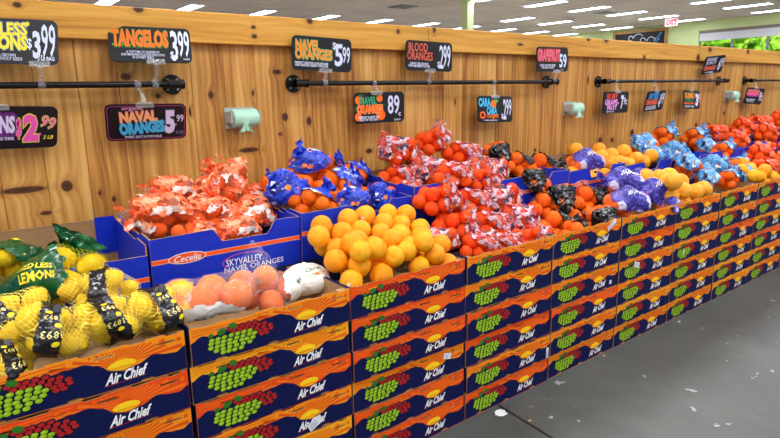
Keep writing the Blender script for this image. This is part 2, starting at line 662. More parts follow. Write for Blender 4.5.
# far end wall, pale green, with a long window
GREENW = speckle(mat('pale_green_paint', (206, 220, 160), 0.85, 0.2), 0.02, 3)
XW = 22.1
WY1, WY0, WZ0, WZ1 = 8.89, 2.29, 0.9, 3.277
fw = MB()
for a, b in (((XW, -6, 0), (XW + .25, WY0, CZ)), ((XW, WY1, 0), (XW + .25, 24, CZ)),
             ((XW, WY0, 0), (XW + .25, WY1, WZ0)), ((XW, WY0, WZ1), (XW + .25, WY1, CZ))):
    fw.box(a, b, GREENW)
struct(fw.build('wall_far'))
ALU = mat('window_aluminium', (150, 156, 160), 0.4, 0.5, 0.3)
GLASS = mat('window_glass', (235, 240, 240), 0.02, 0.5)
GLASS.node_tree.nodes['Principled BSDF'].inputs['Transmission Weight'].default_value = 1.0
GLASS.node_tree.nodes['Principled BSDF'].inputs['IOR'].default_value = 1.0
wr = struct(empty('window_1', (XW + 0.12, 0, 0)))
fr = MB()
fr.box((-.03, WY0, WZ0), (.03, WY1, WZ0 + .06), ALU).box((-.03, WY0, WZ1 - .06), (.03, WY1, WZ1), ALU)
for k in range(7):
    yy = WY1 - k * 1.1
    fr.box((-.03, max(WY0, yy - .035), WZ0), (.03, min(WY1, yy + .035), WZ1), ALU)
fr.build('window_frame', wr)
gl = MB()
gl.box((-.004, WY0, WZ0), (.004, WY1, WZ1), GLASS)
gl.build('glass_pane', wr)
SHADE = mat('roller_shade_fabric', (214, 214, 224), 0.8, 0.2)
MB().box((-.10, WY0 + .02, WZ1 - .36), (-.09, WY1 - .02, WZ1 - .1), SHADE).box((-.12, WY0, WZ1 - .1), (-.05, WY1, WZ1), mat('shade_box', (130, 120, 112), .7)).build('roller_shade', wr)

# outside: ground and trees beyond the window
struct(MB().box((XW + .3, -30, -0.3), (80, 50, -0.05), mat('asphalt', (120, 120, 120), .9)).build('ground_1'))
leafm = mat('tree_leaves', (120, 180, 40), 0.7, 0.2)
t = NT(leafm)
t.link(t.ramp(t.noise(t.coord(), 2.2, 5), [(0.35, (70, 130, 20)), (0.5, (130, 190, 40)), (0.65, (200, 230, 90))]), t.b.inputs['Base Color'])
bark = mat('tree_bark', (90, 74, 56), 0.9)
for i, (ty, tx, th) in enumerate([(17.5, 39, 3.3), (13.6, 33, 2.9), (12.4, 39, 3.3), (8.6, 33, 2.8), (6.0, 39, 3.3)]):
    te = empty('tree', (tx, ty, -0.05))
    tag(te, 'leafy lime green tree outside the far window, %s' % ['furthest left of the row', 'second from the left', 'in the middle of the row', 'second from the right', 'at the right edge'][i], 'tree', 'trees outside the window')
    bm = bmesh.new()
    r2 = random.Random(i)
    for q in range(9):
        c = Vector((r2.uniform(-1.2, 1.2), r2.uniform(-1.5, 1.5), th + r2.uniform(-.9, .8)))
        g = bmesh.ops.create_icosphere(bm, subdivisions=4, radius=r2.uniform(.8, 1.2), matrix=Matrix.Translation(c))
        for vv in g['verts']:
            d = (vv.co - c).normalized()
            vv.co += d * (noise.noise(vv.co * 3.1) * .35 + noise.noise(vv.co * 9) * .18)
    me = bpy.data.meshes.new('crown'); bm.to_mesh(me); bm.free()
    me.materials.append(leafm)
    link_mesh('crown', me, te)
    MB().tube([(0, 0, 0), (.05, 0, th * .6), (0, .1, th)], [.16, .12, .08], bark, 10).build('trunk', te)

# chalkboard on the far wall
cb = empty('framed_chalkboard', (XW, 11.14, 3.05))
tag(cb, 'long black chalkboard in a wooden frame on the far green wall', 'chalkboard')
cbb = MB().box((-.03, -1.02, -.36), (-.002, 1.02, .36), mat('chalkboard_black', (16, 18, 30), .6))
cbb.build('board', cb)
FRW = mat('light_wood_frame', (176, 132, 76), .5)
f = MB()
f.box((-.06, -1.12, .36), (-.002, 1.12, .45), FRW).box((-.06, -1.12, -.45), (-.002, 1.12, -.36), FRW)
f.box((-.06, -1.12, -.36), (-.002, -1.02, .36), FRW).box((-.06, 1.02, -.36), (-.002, 1.12, .36), FRW)
f.build('frame', cb)
CH = mat('white_chalk', (206, 210, 235), .8)
f = MB()
for (cy, cz, r, a0, a1) in [(-.35, .16, .11, 0, 5.2), (-.1, .06, .3, .6, 2.6), (.15, .05, .12, 0, 5.5), (.45, .0, .2, .3, 2.9), (.7, .02, .1, 0, 5), (-.65, .0, .12, .3, 4.5)]:
    f.tube([(-.036, -cy * 1.0 + -r * math.cos(a0 + (a1 - a0) * k / 18) * (1 - .4 * k / 18), cz + r * math.sin(a0 + (a1 - a0) * k / 18) * (1 - .4 * k / 18)) for k in range(19)], .017, CH, 6)
f.build('chalk_lettering', cb)
f = MB()
f.tube([(-.04, -.62, -.1), (-.04, -.86, .26)], .05, mat('blue_chalk', (40, 120, 190), .8), 8)
f.tube([(-.045, -.72, .05), (-.045, -.9, .3)], .035, mat('green_chalk', (60, 180, 110), .8), 8)
f.build('chalk_drawing', cb)

# green column
cp = atZ(467.5, 0, CZ)
GC = mat('column_green_paint', (196, 214, 160), .7)
o = MB()
cw = .115
o.box((cp.x - cw, cp.y - cw, 0), (cp.x + cw, cp.y + cw, CZ), GC)
o.box((cp.x - cw - .02, cp.y - cw - .02, CZ - .1), (cp.x + cw + .02, cp.y + cw + .02, CZ), GC)
o = o.build('support_column')
bv = o.modifiers.new('b', 'BEVEL'); bv.width = .02; bv.segments = 2
tag(o, 'square pale green column rising to the ceiling behind the wooden wall', 'column')

# exit sign
ex = empty('exit_sign', atZ(672, 16.5, CZ))
ex.location.z = CZ
tag(ex, 'small white exit sign with red letters hanging from the ceiling', 'sign')
ex.rotation_euler = (0, 0, math.radians(-90) + .45)
MB().box((-.19, -.02, -.30), (.19, .02, -.06), mat('exit_white', (240, 226, 230), .5, emit=(255, 220, 225), es=.1)).build('sign_body', ex)
MB().tube([(0, 0, -.06), (0, 0, 0)], .012, ALU, 8).build('mount', ex)
f = MB()
lettering(f, 'EXIT', 0, -.18, .32, .17, mat('exit_red', (226, 20, 50), .5, emit=(230, 20, 50), es=.6), -.022, bold=.06)
f.build('lettering', ex)

# ceiling vents
for q, (px, py) in enumerate([(403, 6.5), (603, 12)]):
    p = atZ(px, py, CZ)
    ve = empty('ceiling_vent', (p.x, p.y, CZ))
    tag(ve, ['dark square air vent in the ceiling above the blood oranges sign', 'pale square air vent in the ceiling among the lights'][q], 'vent')
    VM = mat('vent_%s' % ('dark' if q == 0 else 'pale'), (96, 92, 92) if q == 0 else (206, 204, 204), .6)
    MB().box((-.3, -.3, -.012), (.3, .3, -.001), VM).build('backing', ve)
    f = MB()
    for k in range(1, 4):
        s_ = .3 - k * .07
        for a, b in (((-s_, -s_, -.03), (s_, -s_ + .02, -.012)), ((-s_, s_ - .02, -.03), (s_, s_, -.012)), ((-s_, -s_, -.03), (-s_ + .02, s_, -.012)), ((s_ - .02, -s_, -.03), (s_, s_, -.012))):
            f.box(a, b, ALU)
    f.build('louvres', ve)

# ceiling lights
LENS = mat('light_diffuser', (250, 252, 255), .5, emit=(240, 246, 255), es=PANEL_E)
HOUS = mat('light_housing', (214, 220, 232), .5)


def troffer():
    r = empty('ceiling_light', (0, 0, CZ))
    f = MB()
    W_, L_ = .17, .62
    f.box((-W_ - .02, -L_ - .02, -.03), (W_ + .02, -L_, -.001), HOUS).box((-W_ - .02, L_, -.03), (W_ + .02, L_ + .02, -.001), HOUS)
    f.box((-W_ - .02, -L_, -.03), (-W_, L_, -.001), HOUS).box((W_, -L_, -.03), (W_ + .02, L_, -.001), HOUS)
    own(r, f.build('housing'))
    own(r, MB().box((-W_, -L_, -.022), (W_, L_, -.002), LENS).build('diffuser'))
    return r


SCL = (CZ - CAM_POS.z) / (4.0 - CAM_POS.z)


def sX(X):
    return CAM_POS.x + (X - CAM_POS.x) * SCL


def sY(Y):
    return CAM_POS.y + (Y - CAM_POS.y) * SCL


rows = [(17.1, [4.4, 6.75, 9.15, 11.6, 13.95, 16.3, 18.6, 20.9, 23.2, 25.45], 'row furthest back'),
        (14.0, [18.3, 20.6, 22.9, 25.1], 'second row from the back'),
        (10.8, [13.45, 15.85, 18.2, 20.5, 22.75, 24.9], 'third row from the back'),
        (7.5, [20.1, 22.4, 24.7], 'nearest row in view')]
ordn = ['first', 'second', 'third', 'fourth', 'fifth', 'sixth', 'seventh', 'eighth', 'ninth', 'tenth']
lt0 = troffer()
first = True
for Y, Xs, rn in rows:
    for i, X in enumerate(Xs):
        o = lt0 if first else copy_tree(lt0)
        first = False
        o.location = (sX(X), sY(Y), CZ)
        tag(o, 'recessed fluorescent ceiling light, %s from the left in the %s' % (ordn[i], rn), 'ceiling light', 'recessed ceiling lights')
k = 0
for Y in (4.3, 1.6, -1.1, -3.6):
    for X in (-3.2, -0.8, 1.6, 4.0, 6.4, 8.8, 11.2):
        o = copy_tree(lt0)
        o.location = (X, Y, CZ)
        tag(o, 'recessed fluorescent ceiling light over the shop floor in front of the fruit', 'ceiling light', 'ceiling lights over the aisle')
        la = bpy.data.lights.new('lamp', 'AREA')
        la.shape = 'RECTANGLE'
        la.size, la.size_y = .34, 1.24
        la.energy = LAMP_W
        la.color = (1.0, .97, .93)
        lo = bpy.data.objects.new('lamp', la)
        COL.objects.link(lo)
        lo.parent = o
        lo.location = (0, 0, -.04)

# ------------------------------------------------------------------ grape crates
BW, BD, BH = 0.540, 0.385, 0.1179
PITCH = 0.55


def wave(u, pts):
    for (a, va), (b, vb) in zip(pts, pts[1:]):
        if a <= u <= b:
            q = (u - a) / (b - a)
            q = q * q * (3 - 2 * q)
            return va + (vb - va) * q
    return pts[-1][1]


WAVEP = [(0, .60), (.06, .73), (.12, .66), (.2, .73), (.32, .71), (.44, .75), (.52, .78), (.58, .68), (.64, .46), (.70, .40), (.76, .46), (.84, .60), (.90, .53), (.95, .50), (1, .62)]


def crate_front(var, seed):
    r2 = random.Random(seed)
    mb = MB()
    W, H = BW, BH
    top = []
    stepz = [(0, .985), (.04, .985), (.045, .95), (.13, .95), (.14, .985), (.24, .985), (.25, .955), (.36, .955), (.37, .99), (.5, .985), (.51, .95), (.58, .95), (.6, .985), (.72, .99), (.73, .955), (.8, .955), (.81, .985), (.9, .985), (.91, .95), (.96, .95), (.965, .985), (1, .985)]
    for u, v_ in stepz:
        top.append((u * W, (v_ + r2.uniform(-.008, .008)) * H))
    outer = [(0, .0), (W, .0)] + top[::-1]

    def slot(u, v_, w=.085, h=.045):
        a, b = (u - w / 2) * W, (u + w / 2) * W
        c, d = (v_ - h / 2) * H, (v_ + h / 2) * H
        return [(a, c), (b, c), (b + .002, (c + d) / 2), (b, d), (a, d), (a - .002, (c + d) / 2)]
    slots = [slot(.19, .80, .10), slot(.61, .83), slot(.905, .80)]
    vents = [[((u + .035 * math.cos(t_)) * W, .002 + .07 * H * math.sin(t_)) for t_ in [PI * k / 6 for k in range(7)]] for u in (.16, .47, .8)]
    loops = [outer] + slots + vents
    mb.slab(loops, -.004, 0.0, ORA[var], KRAFT, mback=KRAFT)
    def strip(segs, m):
        for quad in segs:
            cx_ = sum(p[0] for p in quad) / 4
            cz_ = sum(p[1] for p in quad) / 4
            if any(lp[5][0] - .004 < cx_ < lp[2][0] + .004 and lp[0][1] - .003 < cz_ < lp[3][1] + .003 for lp in slots):
                continue
            mb.sheet([quad], y1, m)
    # sun rays
    lu, lv = .69, .57
    y1 = -.0042
    nr = 24
    for i in range(nr):
        a = math.radians(3 + 174 * i / (nr - 1))
        da = math.radians(2.2)
        dx, dz = math.cos(a), math.sin(a)
        L = min((.93 * H - lv * H) / max(dz, 1e-3), .17)
        n_ = 14
        segs = []
        for k in range(n_):
            r0_, r1_ = .02 + (L - .02) * k / n_, .02 + (L - .02) * (k + 1) / n_
            q_ = [(lu * W + math.cos(a + sg * da) * rr_, lv * H + math.sin(a + sg * da) * rr_) for rr_, sg in ((r0_, -1), (r1_, -1), (r1_, 1), (r0_, 1))]
            if all(.003 < p[0] < W - .003 and p[1] < .935 * H for p in q_):
                segs.append(q_)
        if L > .02:
            strip(segs, RAY[var])
    # broad darker streaks at the left
    for q in range(3):
        segs = []
        for k in range(26):
            def zc(u_):
                return (.66 + .065 * q + .02 * math.sin(u_ * 14 + q)) * H + .10 * H
            ua, ub = .01 + .44 * k / 26, .01 + .44 * (k + 1) / 26
            th_ = .011 * H
            segs.append([(ua * W, zc(ua) - th_), (ub * W, zc(ub) - th_), (ub * W, zc(ub) + th_), (ua * W, zc(ua) + th_)])
        strip(segs, RAY[var])
    # navy ground
    N = 48
    nv = [(0.0005, .002)]
    edge = [(W * k / N, wave(k / N, WAVEP) * H) for k in range(N + 1)]
    vv = [[(x, max(z, .002)) for x, z in lp] for lp in vents]
    navy = [(0.0005, .0021)]
    low = []
    for lp in sorted(vv, key=lambda l: l[0][0]):
        pts = sorted(lp, key=lambda p: p[0])
        low += pts
    navy = [(.0005, .0021)] + low + [(W - .0005, .0021)] + [(min(max(x, .0005), W - .0005), z) for x, z in edge[::-1]]
    mb.sheet([navy], -.0045, NAVY)
    # sun lens
    lens = [(lu * W + (.066 * W) * math.cos(t_), (lv - .01) * H + (.115 * H) * math.sin(t_) * (abs(math.sin(t_)) ** .3)) for t_ in [2 * PI * k / 24 for k in range(24)]]
    mb.sheet([lens], -.0049, YEL)
    lens2 = [(lu * W + (.05 * W) * math.cos(t_), (lv - .065) * H + (.03 * H) * math.sin(t_)) for t_ in [2 * PI * k / 16 for k in range(16)]]
    mb.sheet([lens2], -.0051, ORA[2 if var != 2 else 0])
    # grapes
    gsh = []
    for j, (ua, ub) in enumerate([(.095, .35), (.08, .37), (.085, .365), (.105, .34), (.15, .29)]):
        n = max(2, int((ub - ua) * W / .0185))
        for i in range(n):
            gsh.append(((ua + (ub - ua) * (i + .5) / n) * W + r2.uniform(-.0015, .0015) + (.004 if j % 2 else 0), (.56 - j * .098) * H + r2.uniform(-.001, .001)))
    rsh = []
    for j, (ua, ub) in enumerate([(.20, .38), (.22, .44), (.35, .475), (.37, .475), (.38, .45)]):
        n = max(2, int((ub - ua) * W / .0185))
        for i in range(n):
            rsh.append(((ua + (ub - ua) * (i + .5) / n) * W + r2.uniform(-.0015, .0015), (.735 - j * .088) * H))
    R = .0103
    for c in rsh + gsh:
        mb.sheet([disc(c[0], c[1], R + .0018, 8, (R + .0016) * .76)], -.0050, INK)
    for c in rsh:
        mb.sheet([disc(c[0], c[1], R * .82, 10, R * .58)], -.0054, GRR)
    for c in gsh:
        mb.sheet([disc(c[0], c[1], R * .84, 10, R * .60)], -.0056, GRG)
        mb.sheet([disc(c[0] - .002, c[1] + .0015, R * .38, 6, R * .28)], -.0059, GRH)
    for (u, v_, w, h, a) in [(.17, .72, .055, .08, .3), (.235, .80, .05, .08, -.35), (.11, .68, .03, .06, .5)]:
        lf = [(u * W + (w * W / 2) * math.cos(t_) * math.cos(a) - (h * H) * math.sin(t_) * math.sin(a), v_ * H + (w * W / 2) * math.cos(t_) * math.sin(a) + h * H * math.sin(t_) * math.cos(a)) for t_ in [2 * PI * k / 10 for k in range(10)]]
        mb.sheet([lf], -.0058, LEAFG)
    # name
    lettering(mb, 'Air Chief', .705 * W, .30 * H, .205 * W, .26 * H, WHITE, -.0052, bold=.03, shear=.5, rot=.03, outline=.03, om=INK)
    mb.sheet([[(.60 * W, .13 * H), (.80 * W, .165 * H), (.80 * W, .175 * H), (.60 * W, .145 * H)]], -.0054, GRR)
    return mb


def crate_body():
    mb = MB()
    th = .004
    mb.box((0, 0.0005, 0), (BW, BD, .004), KRAFT)
    for xa in (0, BW - th):
        mb.box((xa, .0005, .004), (xa + th, BD - th, BH * .985), NAVY_SIDE if xa == 0 else NAVY_SIDE)
        mb.box((xa + (th if xa == 0 else -.001), .0005, .004), (xa + (th + .001 if xa == 0 else 0), BD - th, BH * .97), KRAFT)
    mb.box((0, BD - th, .004), (BW, BD, BH * .985), NAVY_SIDE)
    # corner posts
    for xa in (th + .001, BW - .03 - th - .001):
        for ya in (.001, BD - th - .03):
            mb.box((xa, ya, .004), (xa + .03, ya + .03, BH * .93), KRAFT)
    return mb


fronts = [crate_front(v_, 11 + v_).build('front_panel') for v_ in (0, 1, 2)]
bodym = crate_body().build('body')
fm = [o.data for o in fronts]
bmh = bodym.data
for o in fronts + [bodym]:
    bpy.data.objects.remove(o)
lev = ['standing on the floor', 'second from the floor', 'third from the floor', 'fourth from the floor', 'fifth from the floor', 'topmost and filled with fruit']
under = ['stack under the netted lemons', 'stack under the clear bagged oranges', 'stack under the loose navel oranges', 'stack under the red netted mandarins',
         'stack under the black labelled oranges', 'stack under the purple printed bags', 'stack under the loose grapefruit', 'stack under the sky blue bags', 'next to last stack', 'last stack at right']
VARS = {0: [0, 0, 1, 0, 1, 0], 1: [0, 2, 0, 1, 2, 0], 2: [1, 1, 0, 1, 1, 1], 3: [1, 0, 1, 1, 0, 0], 4: [0, 0, 1, 0, 0, 0], 5: [0, 2, 0, 0, 1, 0]}
stick = {(1, 2): (.72, .028, .45, .055, .03), (2, 2): (.83, .085, -.25, .04, .024), (4, 5): (.84, .095, .5, .075, .022), (3, 1): (.965, .03, 1.57, .05, .016), (4, 3): (.88, .03, 0, .02, .02),
         (5, 3): (.30, .075, -.3, .05, .03), (7, 3): (.72, .045, .2, .03, .03), (6, 3): (.22, .05, 1.3, .03, .012)}
for k in range(0, 10):
    for n in range(6):
        rr = random.Random(k * 17 + n)
        e_ = empty('grape_crate', (k * PITCH + .005 + (rr.uniform(-.004, .004) if n < 6 else 0), .005 + rr.uniform(-.004, .004), n * BH))
        tag(e_, 'navy and orange grape crate, %s, %s' % (lev[n], under[k]), 'crate', 'cardboard grape crates in stacks')
        vs_ = VARS.get(k, None)
        vr = vs_[n] if vs_ else rr.choice([0, 0, 1, 0, 2])
        link_mesh('front_panel', fm[vr], e_)
        link_mesh('body', bmh, e_)
        if (k, n) in stick:
            u, z_, a, w, h = stick[(k, n)]
            f = MB()
            mx = Matrix.Translation((u * BW, -.0068, z_)) @ Matrix.Rotation(-a, 4, 'Y')
            f.box((-w / 2, -.0004, -h / 2), (w / 2, .0003, h / 2), STICK, mx)
            for q in range(5):
                f.box((-w * .4, -.0006, -h * .35 + q * h * .16), (w * (.1 + .06 * (q % 3)), -.0004, -h * .35 + q * h * .16 + h * .05), mat('sticker_text', (130, 136, 160), .6), mx)
            f.build('paper_sticker', e_)
            list(e_.children)[-1]['label'] = 'small white paper sticker'

# ------------------------------------------------------------------ blue citrus trays on a stand behind the crates
st = MB()
st.box((-.6, .42, .0), (6.3, .86, .66), mat('stand_wood', (120, 84, 50), .8))
o = st.build('display_stand')
tag(o, 'low wooden stand behind the crates carrying the blue trays', 'stand')


def blue_tray(k, h, zb, cut, dens, label, words=True):
    W, D = .556, .40
    root = empty('fruit_tray', (.577 + (k) * .565 - .565 * 1, .402, zb), (math.radians(4.0), 0, 0))
    tag(root, label, 'tray', 'blue cardboard citrus trays')
    ca, cb_, cd = cut
    hb = h
    if k == 0:
        h = .165
    top = [(0, h)]
    if cb_ > ca:
        top += [(ca * W - .02, h + .004), (ca * W + .012, h - cd), (cb_ * W - .012, h - cd), (cb_ * W + .02, h + .004)]
    top += [(W, h)]
    f = MB()
    f.slab([[(0, 0), (W, 0)] + top[::-1]], -.005, 0, BLUE, KRAFT, mback=BLUE)
    zs = h - .090
    f.sheet([[(0.0, zs), (W, zs), (W, zs + .017), (0, zs + .017)]], -.0053, PALESTR)
    f.sheet([[(0.0, zs + .002), (W, zs + .002), (W, zs + .015), (0, zs + .015)]], -.0055, STRIPE)
    if words:
        cx = .12
        f.sheet([disc(cx, zs + .0085, .066, 28, .020)], -.0058, WHITE)
        f.sheet([disc(cx, zs + .0085, .063, 28, .0175)], -.0061, STRIPE)
        lettering(f, 'Cecelia', cx, zs + .0085, .092, .023, WHITE, -.0064, bold=.01, shear=.3)
        cx = .33
        el, el2 = disc(cx, zs - .040, .088, 32, .030), disc(cx, zs - .040, .0855, 32, .0278)
        f.sheet([el], -.0058, STRIPE)
        f.sheet([el2], -.0061, BLUE)
        f.box((cx - .1, -.0064, zs - .072), (cx + .1, -.0062, zs - .054), BLUE)
        lettering(f, 'SKYVALLEY', cx - .005, zs - .040, .140, .026, WHITE, -.0064, bold=.006)
        lettering(f, 'NAVEL ORANGES', cx + .035, zs - .066, .235, .020, WHITE, -.0066, bold=.008)
    f.build('front_panel', root)
    h = hb
    for xa in (0, W - .005):
        mxx = Matrix(((0, 1, 0, xa), (1, 0, 0, 0), (0, 0, 1, 0), (0, 0, 0, 1)))
        MB().slab([[(0, 0), (D, 0), (D, h), (D * .62, h), (D * .55, h - .012), (D * .3, h - .012), (D * .24, h), (0, h)]], 0, .005, BLUE, KRAFT, mx=mxx).build('side_panel', root)
    f = MB()
    f.box((0, D - .005, 0), (W, D, h), BLUE)
    f.box((.006, D - .0065, .003), (W - .006, D - .005, h - .001), KRAFT)
    if k == 0:
        f.box((W - .075, D - .009, h * .35), (W - .006, D - .0066, h + .012), BLUE)
        f.box((.006, D - .008, h), (W - .08, D - .004, h + .006), KRAFT)
    f.build('back_panel', root)
    MB().box((.005, .0, 0), (W - .005, D - .005, .004), KRAFT).build('base', root)
    return root


ZB = .672
hh = [.20, .215, .225, .265, .235, .225, .205, .19, .20, .20, .20]
labs = ['open blue tray with bare brown back panel at the left, behind the lemons', 'blue tray printed with white words under the pale orange printed bags',
        'blue tray holding the dark blue printed orange bags', 'tall blue tray buried under the red netted mandarin heap', 'blue tray under the black labelled orange bags',
        'blue tray with a dipped front holding one purple printed bag', 'blue tray with a dipped front full of loose grapefruit', 'blue tray under the heap of sky blue bags',
        'blue tray in front of the bright orange bags, left of the last two', 'blue tray next to last at the right edge', 'last blue tray at the right edge']
cuts = [(.10, .42, .06), (.42, .78, .045), (.42, .75, .04), (.3, .7, .04), (.3, .7, .04), (.36, .72, .055), (.42, .70, .05), (.3, .7, .04), (.35, .65, .04), (.3, .7, .04), (.3, .7, .04)]
for k in range(11):
    blue_tray(k, hh[k], ZB, cuts[k], 0, labs[k], True)

# ------------------------------------------------------------------ fruit
def sphere_mesh(name, m, kind):
    bm = bmesh.new()
    bmesh.ops.create_uvsphere(bm, u_segments=28, v_segments=18, radius=1.0)
    for vv in bm.verts:
        p = vv.co
        if kind == 'lemon':
            a = abs(p.z)
            s_ = math.sqrt(max(0, 1 - p.z * p.z))
            rad = s_ * (.98 if a < .9 else .92)
            z_ = p.z * 1.12
            if a > .80:
                z_ += math.copysign(((a - .80) / .2) ** 1.5 * .26, p.z)
            vv.co = Vector((p.x / max(s_, 1e-6) * rad if s_ > 1e-6 else 0, p.y / max(s_, 1e-6) * rad if s_ > 1e-6 else 0, z_))
        else:
            flat = .93 if kind == 'mandarin' else .97
            z_ = p.z * flat
            if p.z > .9:
                z_ -= (p.z - .9) / .1 * .07
            vv.co = Vector((p.x, p.y, z_))
        vv.co *= 1 + noise.noise(vv.co * 1.7) * .03
    for f_ in bm.faces:
        f_.smooth = True
    me = bpy.data.meshes.new(name)
    # small stem button
    g = bmesh.ops.create_uvsphere(bm, u_segments=8, v_segments=5, radius=.055, matrix=Matrix.Translation((0, 0, {'lemon': 1.34, 'mandarin': .87}.get(kind, .905))))
    fs = set()
    for vv in g['verts']:
        for f_ in vv.link_faces:
            fs.add(f_)
    for f_ in fs:
        f_.material_index = 1
    bm.to_mesh(me)
    bm.free()
    me.materials.append(m)
    me.materials.append(F_STEM)
    return me


ME = {'navel': sphere_mesh('navel_orange', F_NAVEL, 'orange'), 'bago': sphere_mesh('orange', F_BAGO, 'orange'), 'mand': sphere_mesh('mandarin', F_MAND, 'mandarin'),
      'grape': sphere_mesh('grapefruit', F_GRAPE, 'orange'), 'lemon': sphere_mesh('lemon', F_LEMON, 'lemon')}


def rnd_rot(r2):
    return (r2.uniform(0, 2 * PI), r2.uniform(0, 2 * PI), r2.uniform(0, 2 * PI))


def facing_rot(p, r2, spread=1.2):
    """turn the stem roughly towards the aisle"""
    d = Vector((r2.gauss(-.2, spread), -1 + r2.gauss(0, spread * .6), r2.gauss(.3, spread)))
    return d.to_track_quat('Z', 'Y').to_euler()


# ------------------------------------------------------------------ bags
def pack(n, r, shape, seed, elong=1.0):
    r2 = random.Random(seed)
    re_ = r * (n / .62) ** (1 / 3)
    P = [Vector((r2.uniform(-1, 1) * shape[0], r2.uniform(-1, 1) * shape[1], r2.uniform(-1, 1) * shape[2])) * re_ * .6 for _ in range(n)]
    for it in range(160):
        k_ = .05 if it < 130 else .01
        P = [Vector((p.x * (1 - k_ / shape[0] ** 2), p.y * (1 - k_ / shape[1] ** 2), p.z * (1 - k_ / shape[2] ** 2))) for p in P]
        for i in range(n):
            for j in range(i):
                d = P[i] - P[j]
                L = d.length
                m_ = 2 * r * 1.0 * elong
                if L < m_:
                    d = d.normalized() * (m_ - L) * .5
                    P[i] += d
                    P[j] -= d
    c = sum(P, Vector()) / n
    return [p - c for p in P]


ICO = {}


def ico(sub):
    if sub not in ICO:
        bm = bmesh.new()
        bmesh.ops.create_icosphere(bm, subdivisions=sub, radius=1.0)
        bm.verts.ensure_lookup_table()
        vs = [v_.co.normalized() for v_ in bm.verts]
        nb = [[e.other_vert(v_).index for e in v_.link_edges] for v_ in bm.verts]
        fs = [[v_.index for v_ in f_.verts] for f_ in bm.faces]
        bm.free()
        ICO[sub] = (vs, nb, fs)
    return ICO[sub]


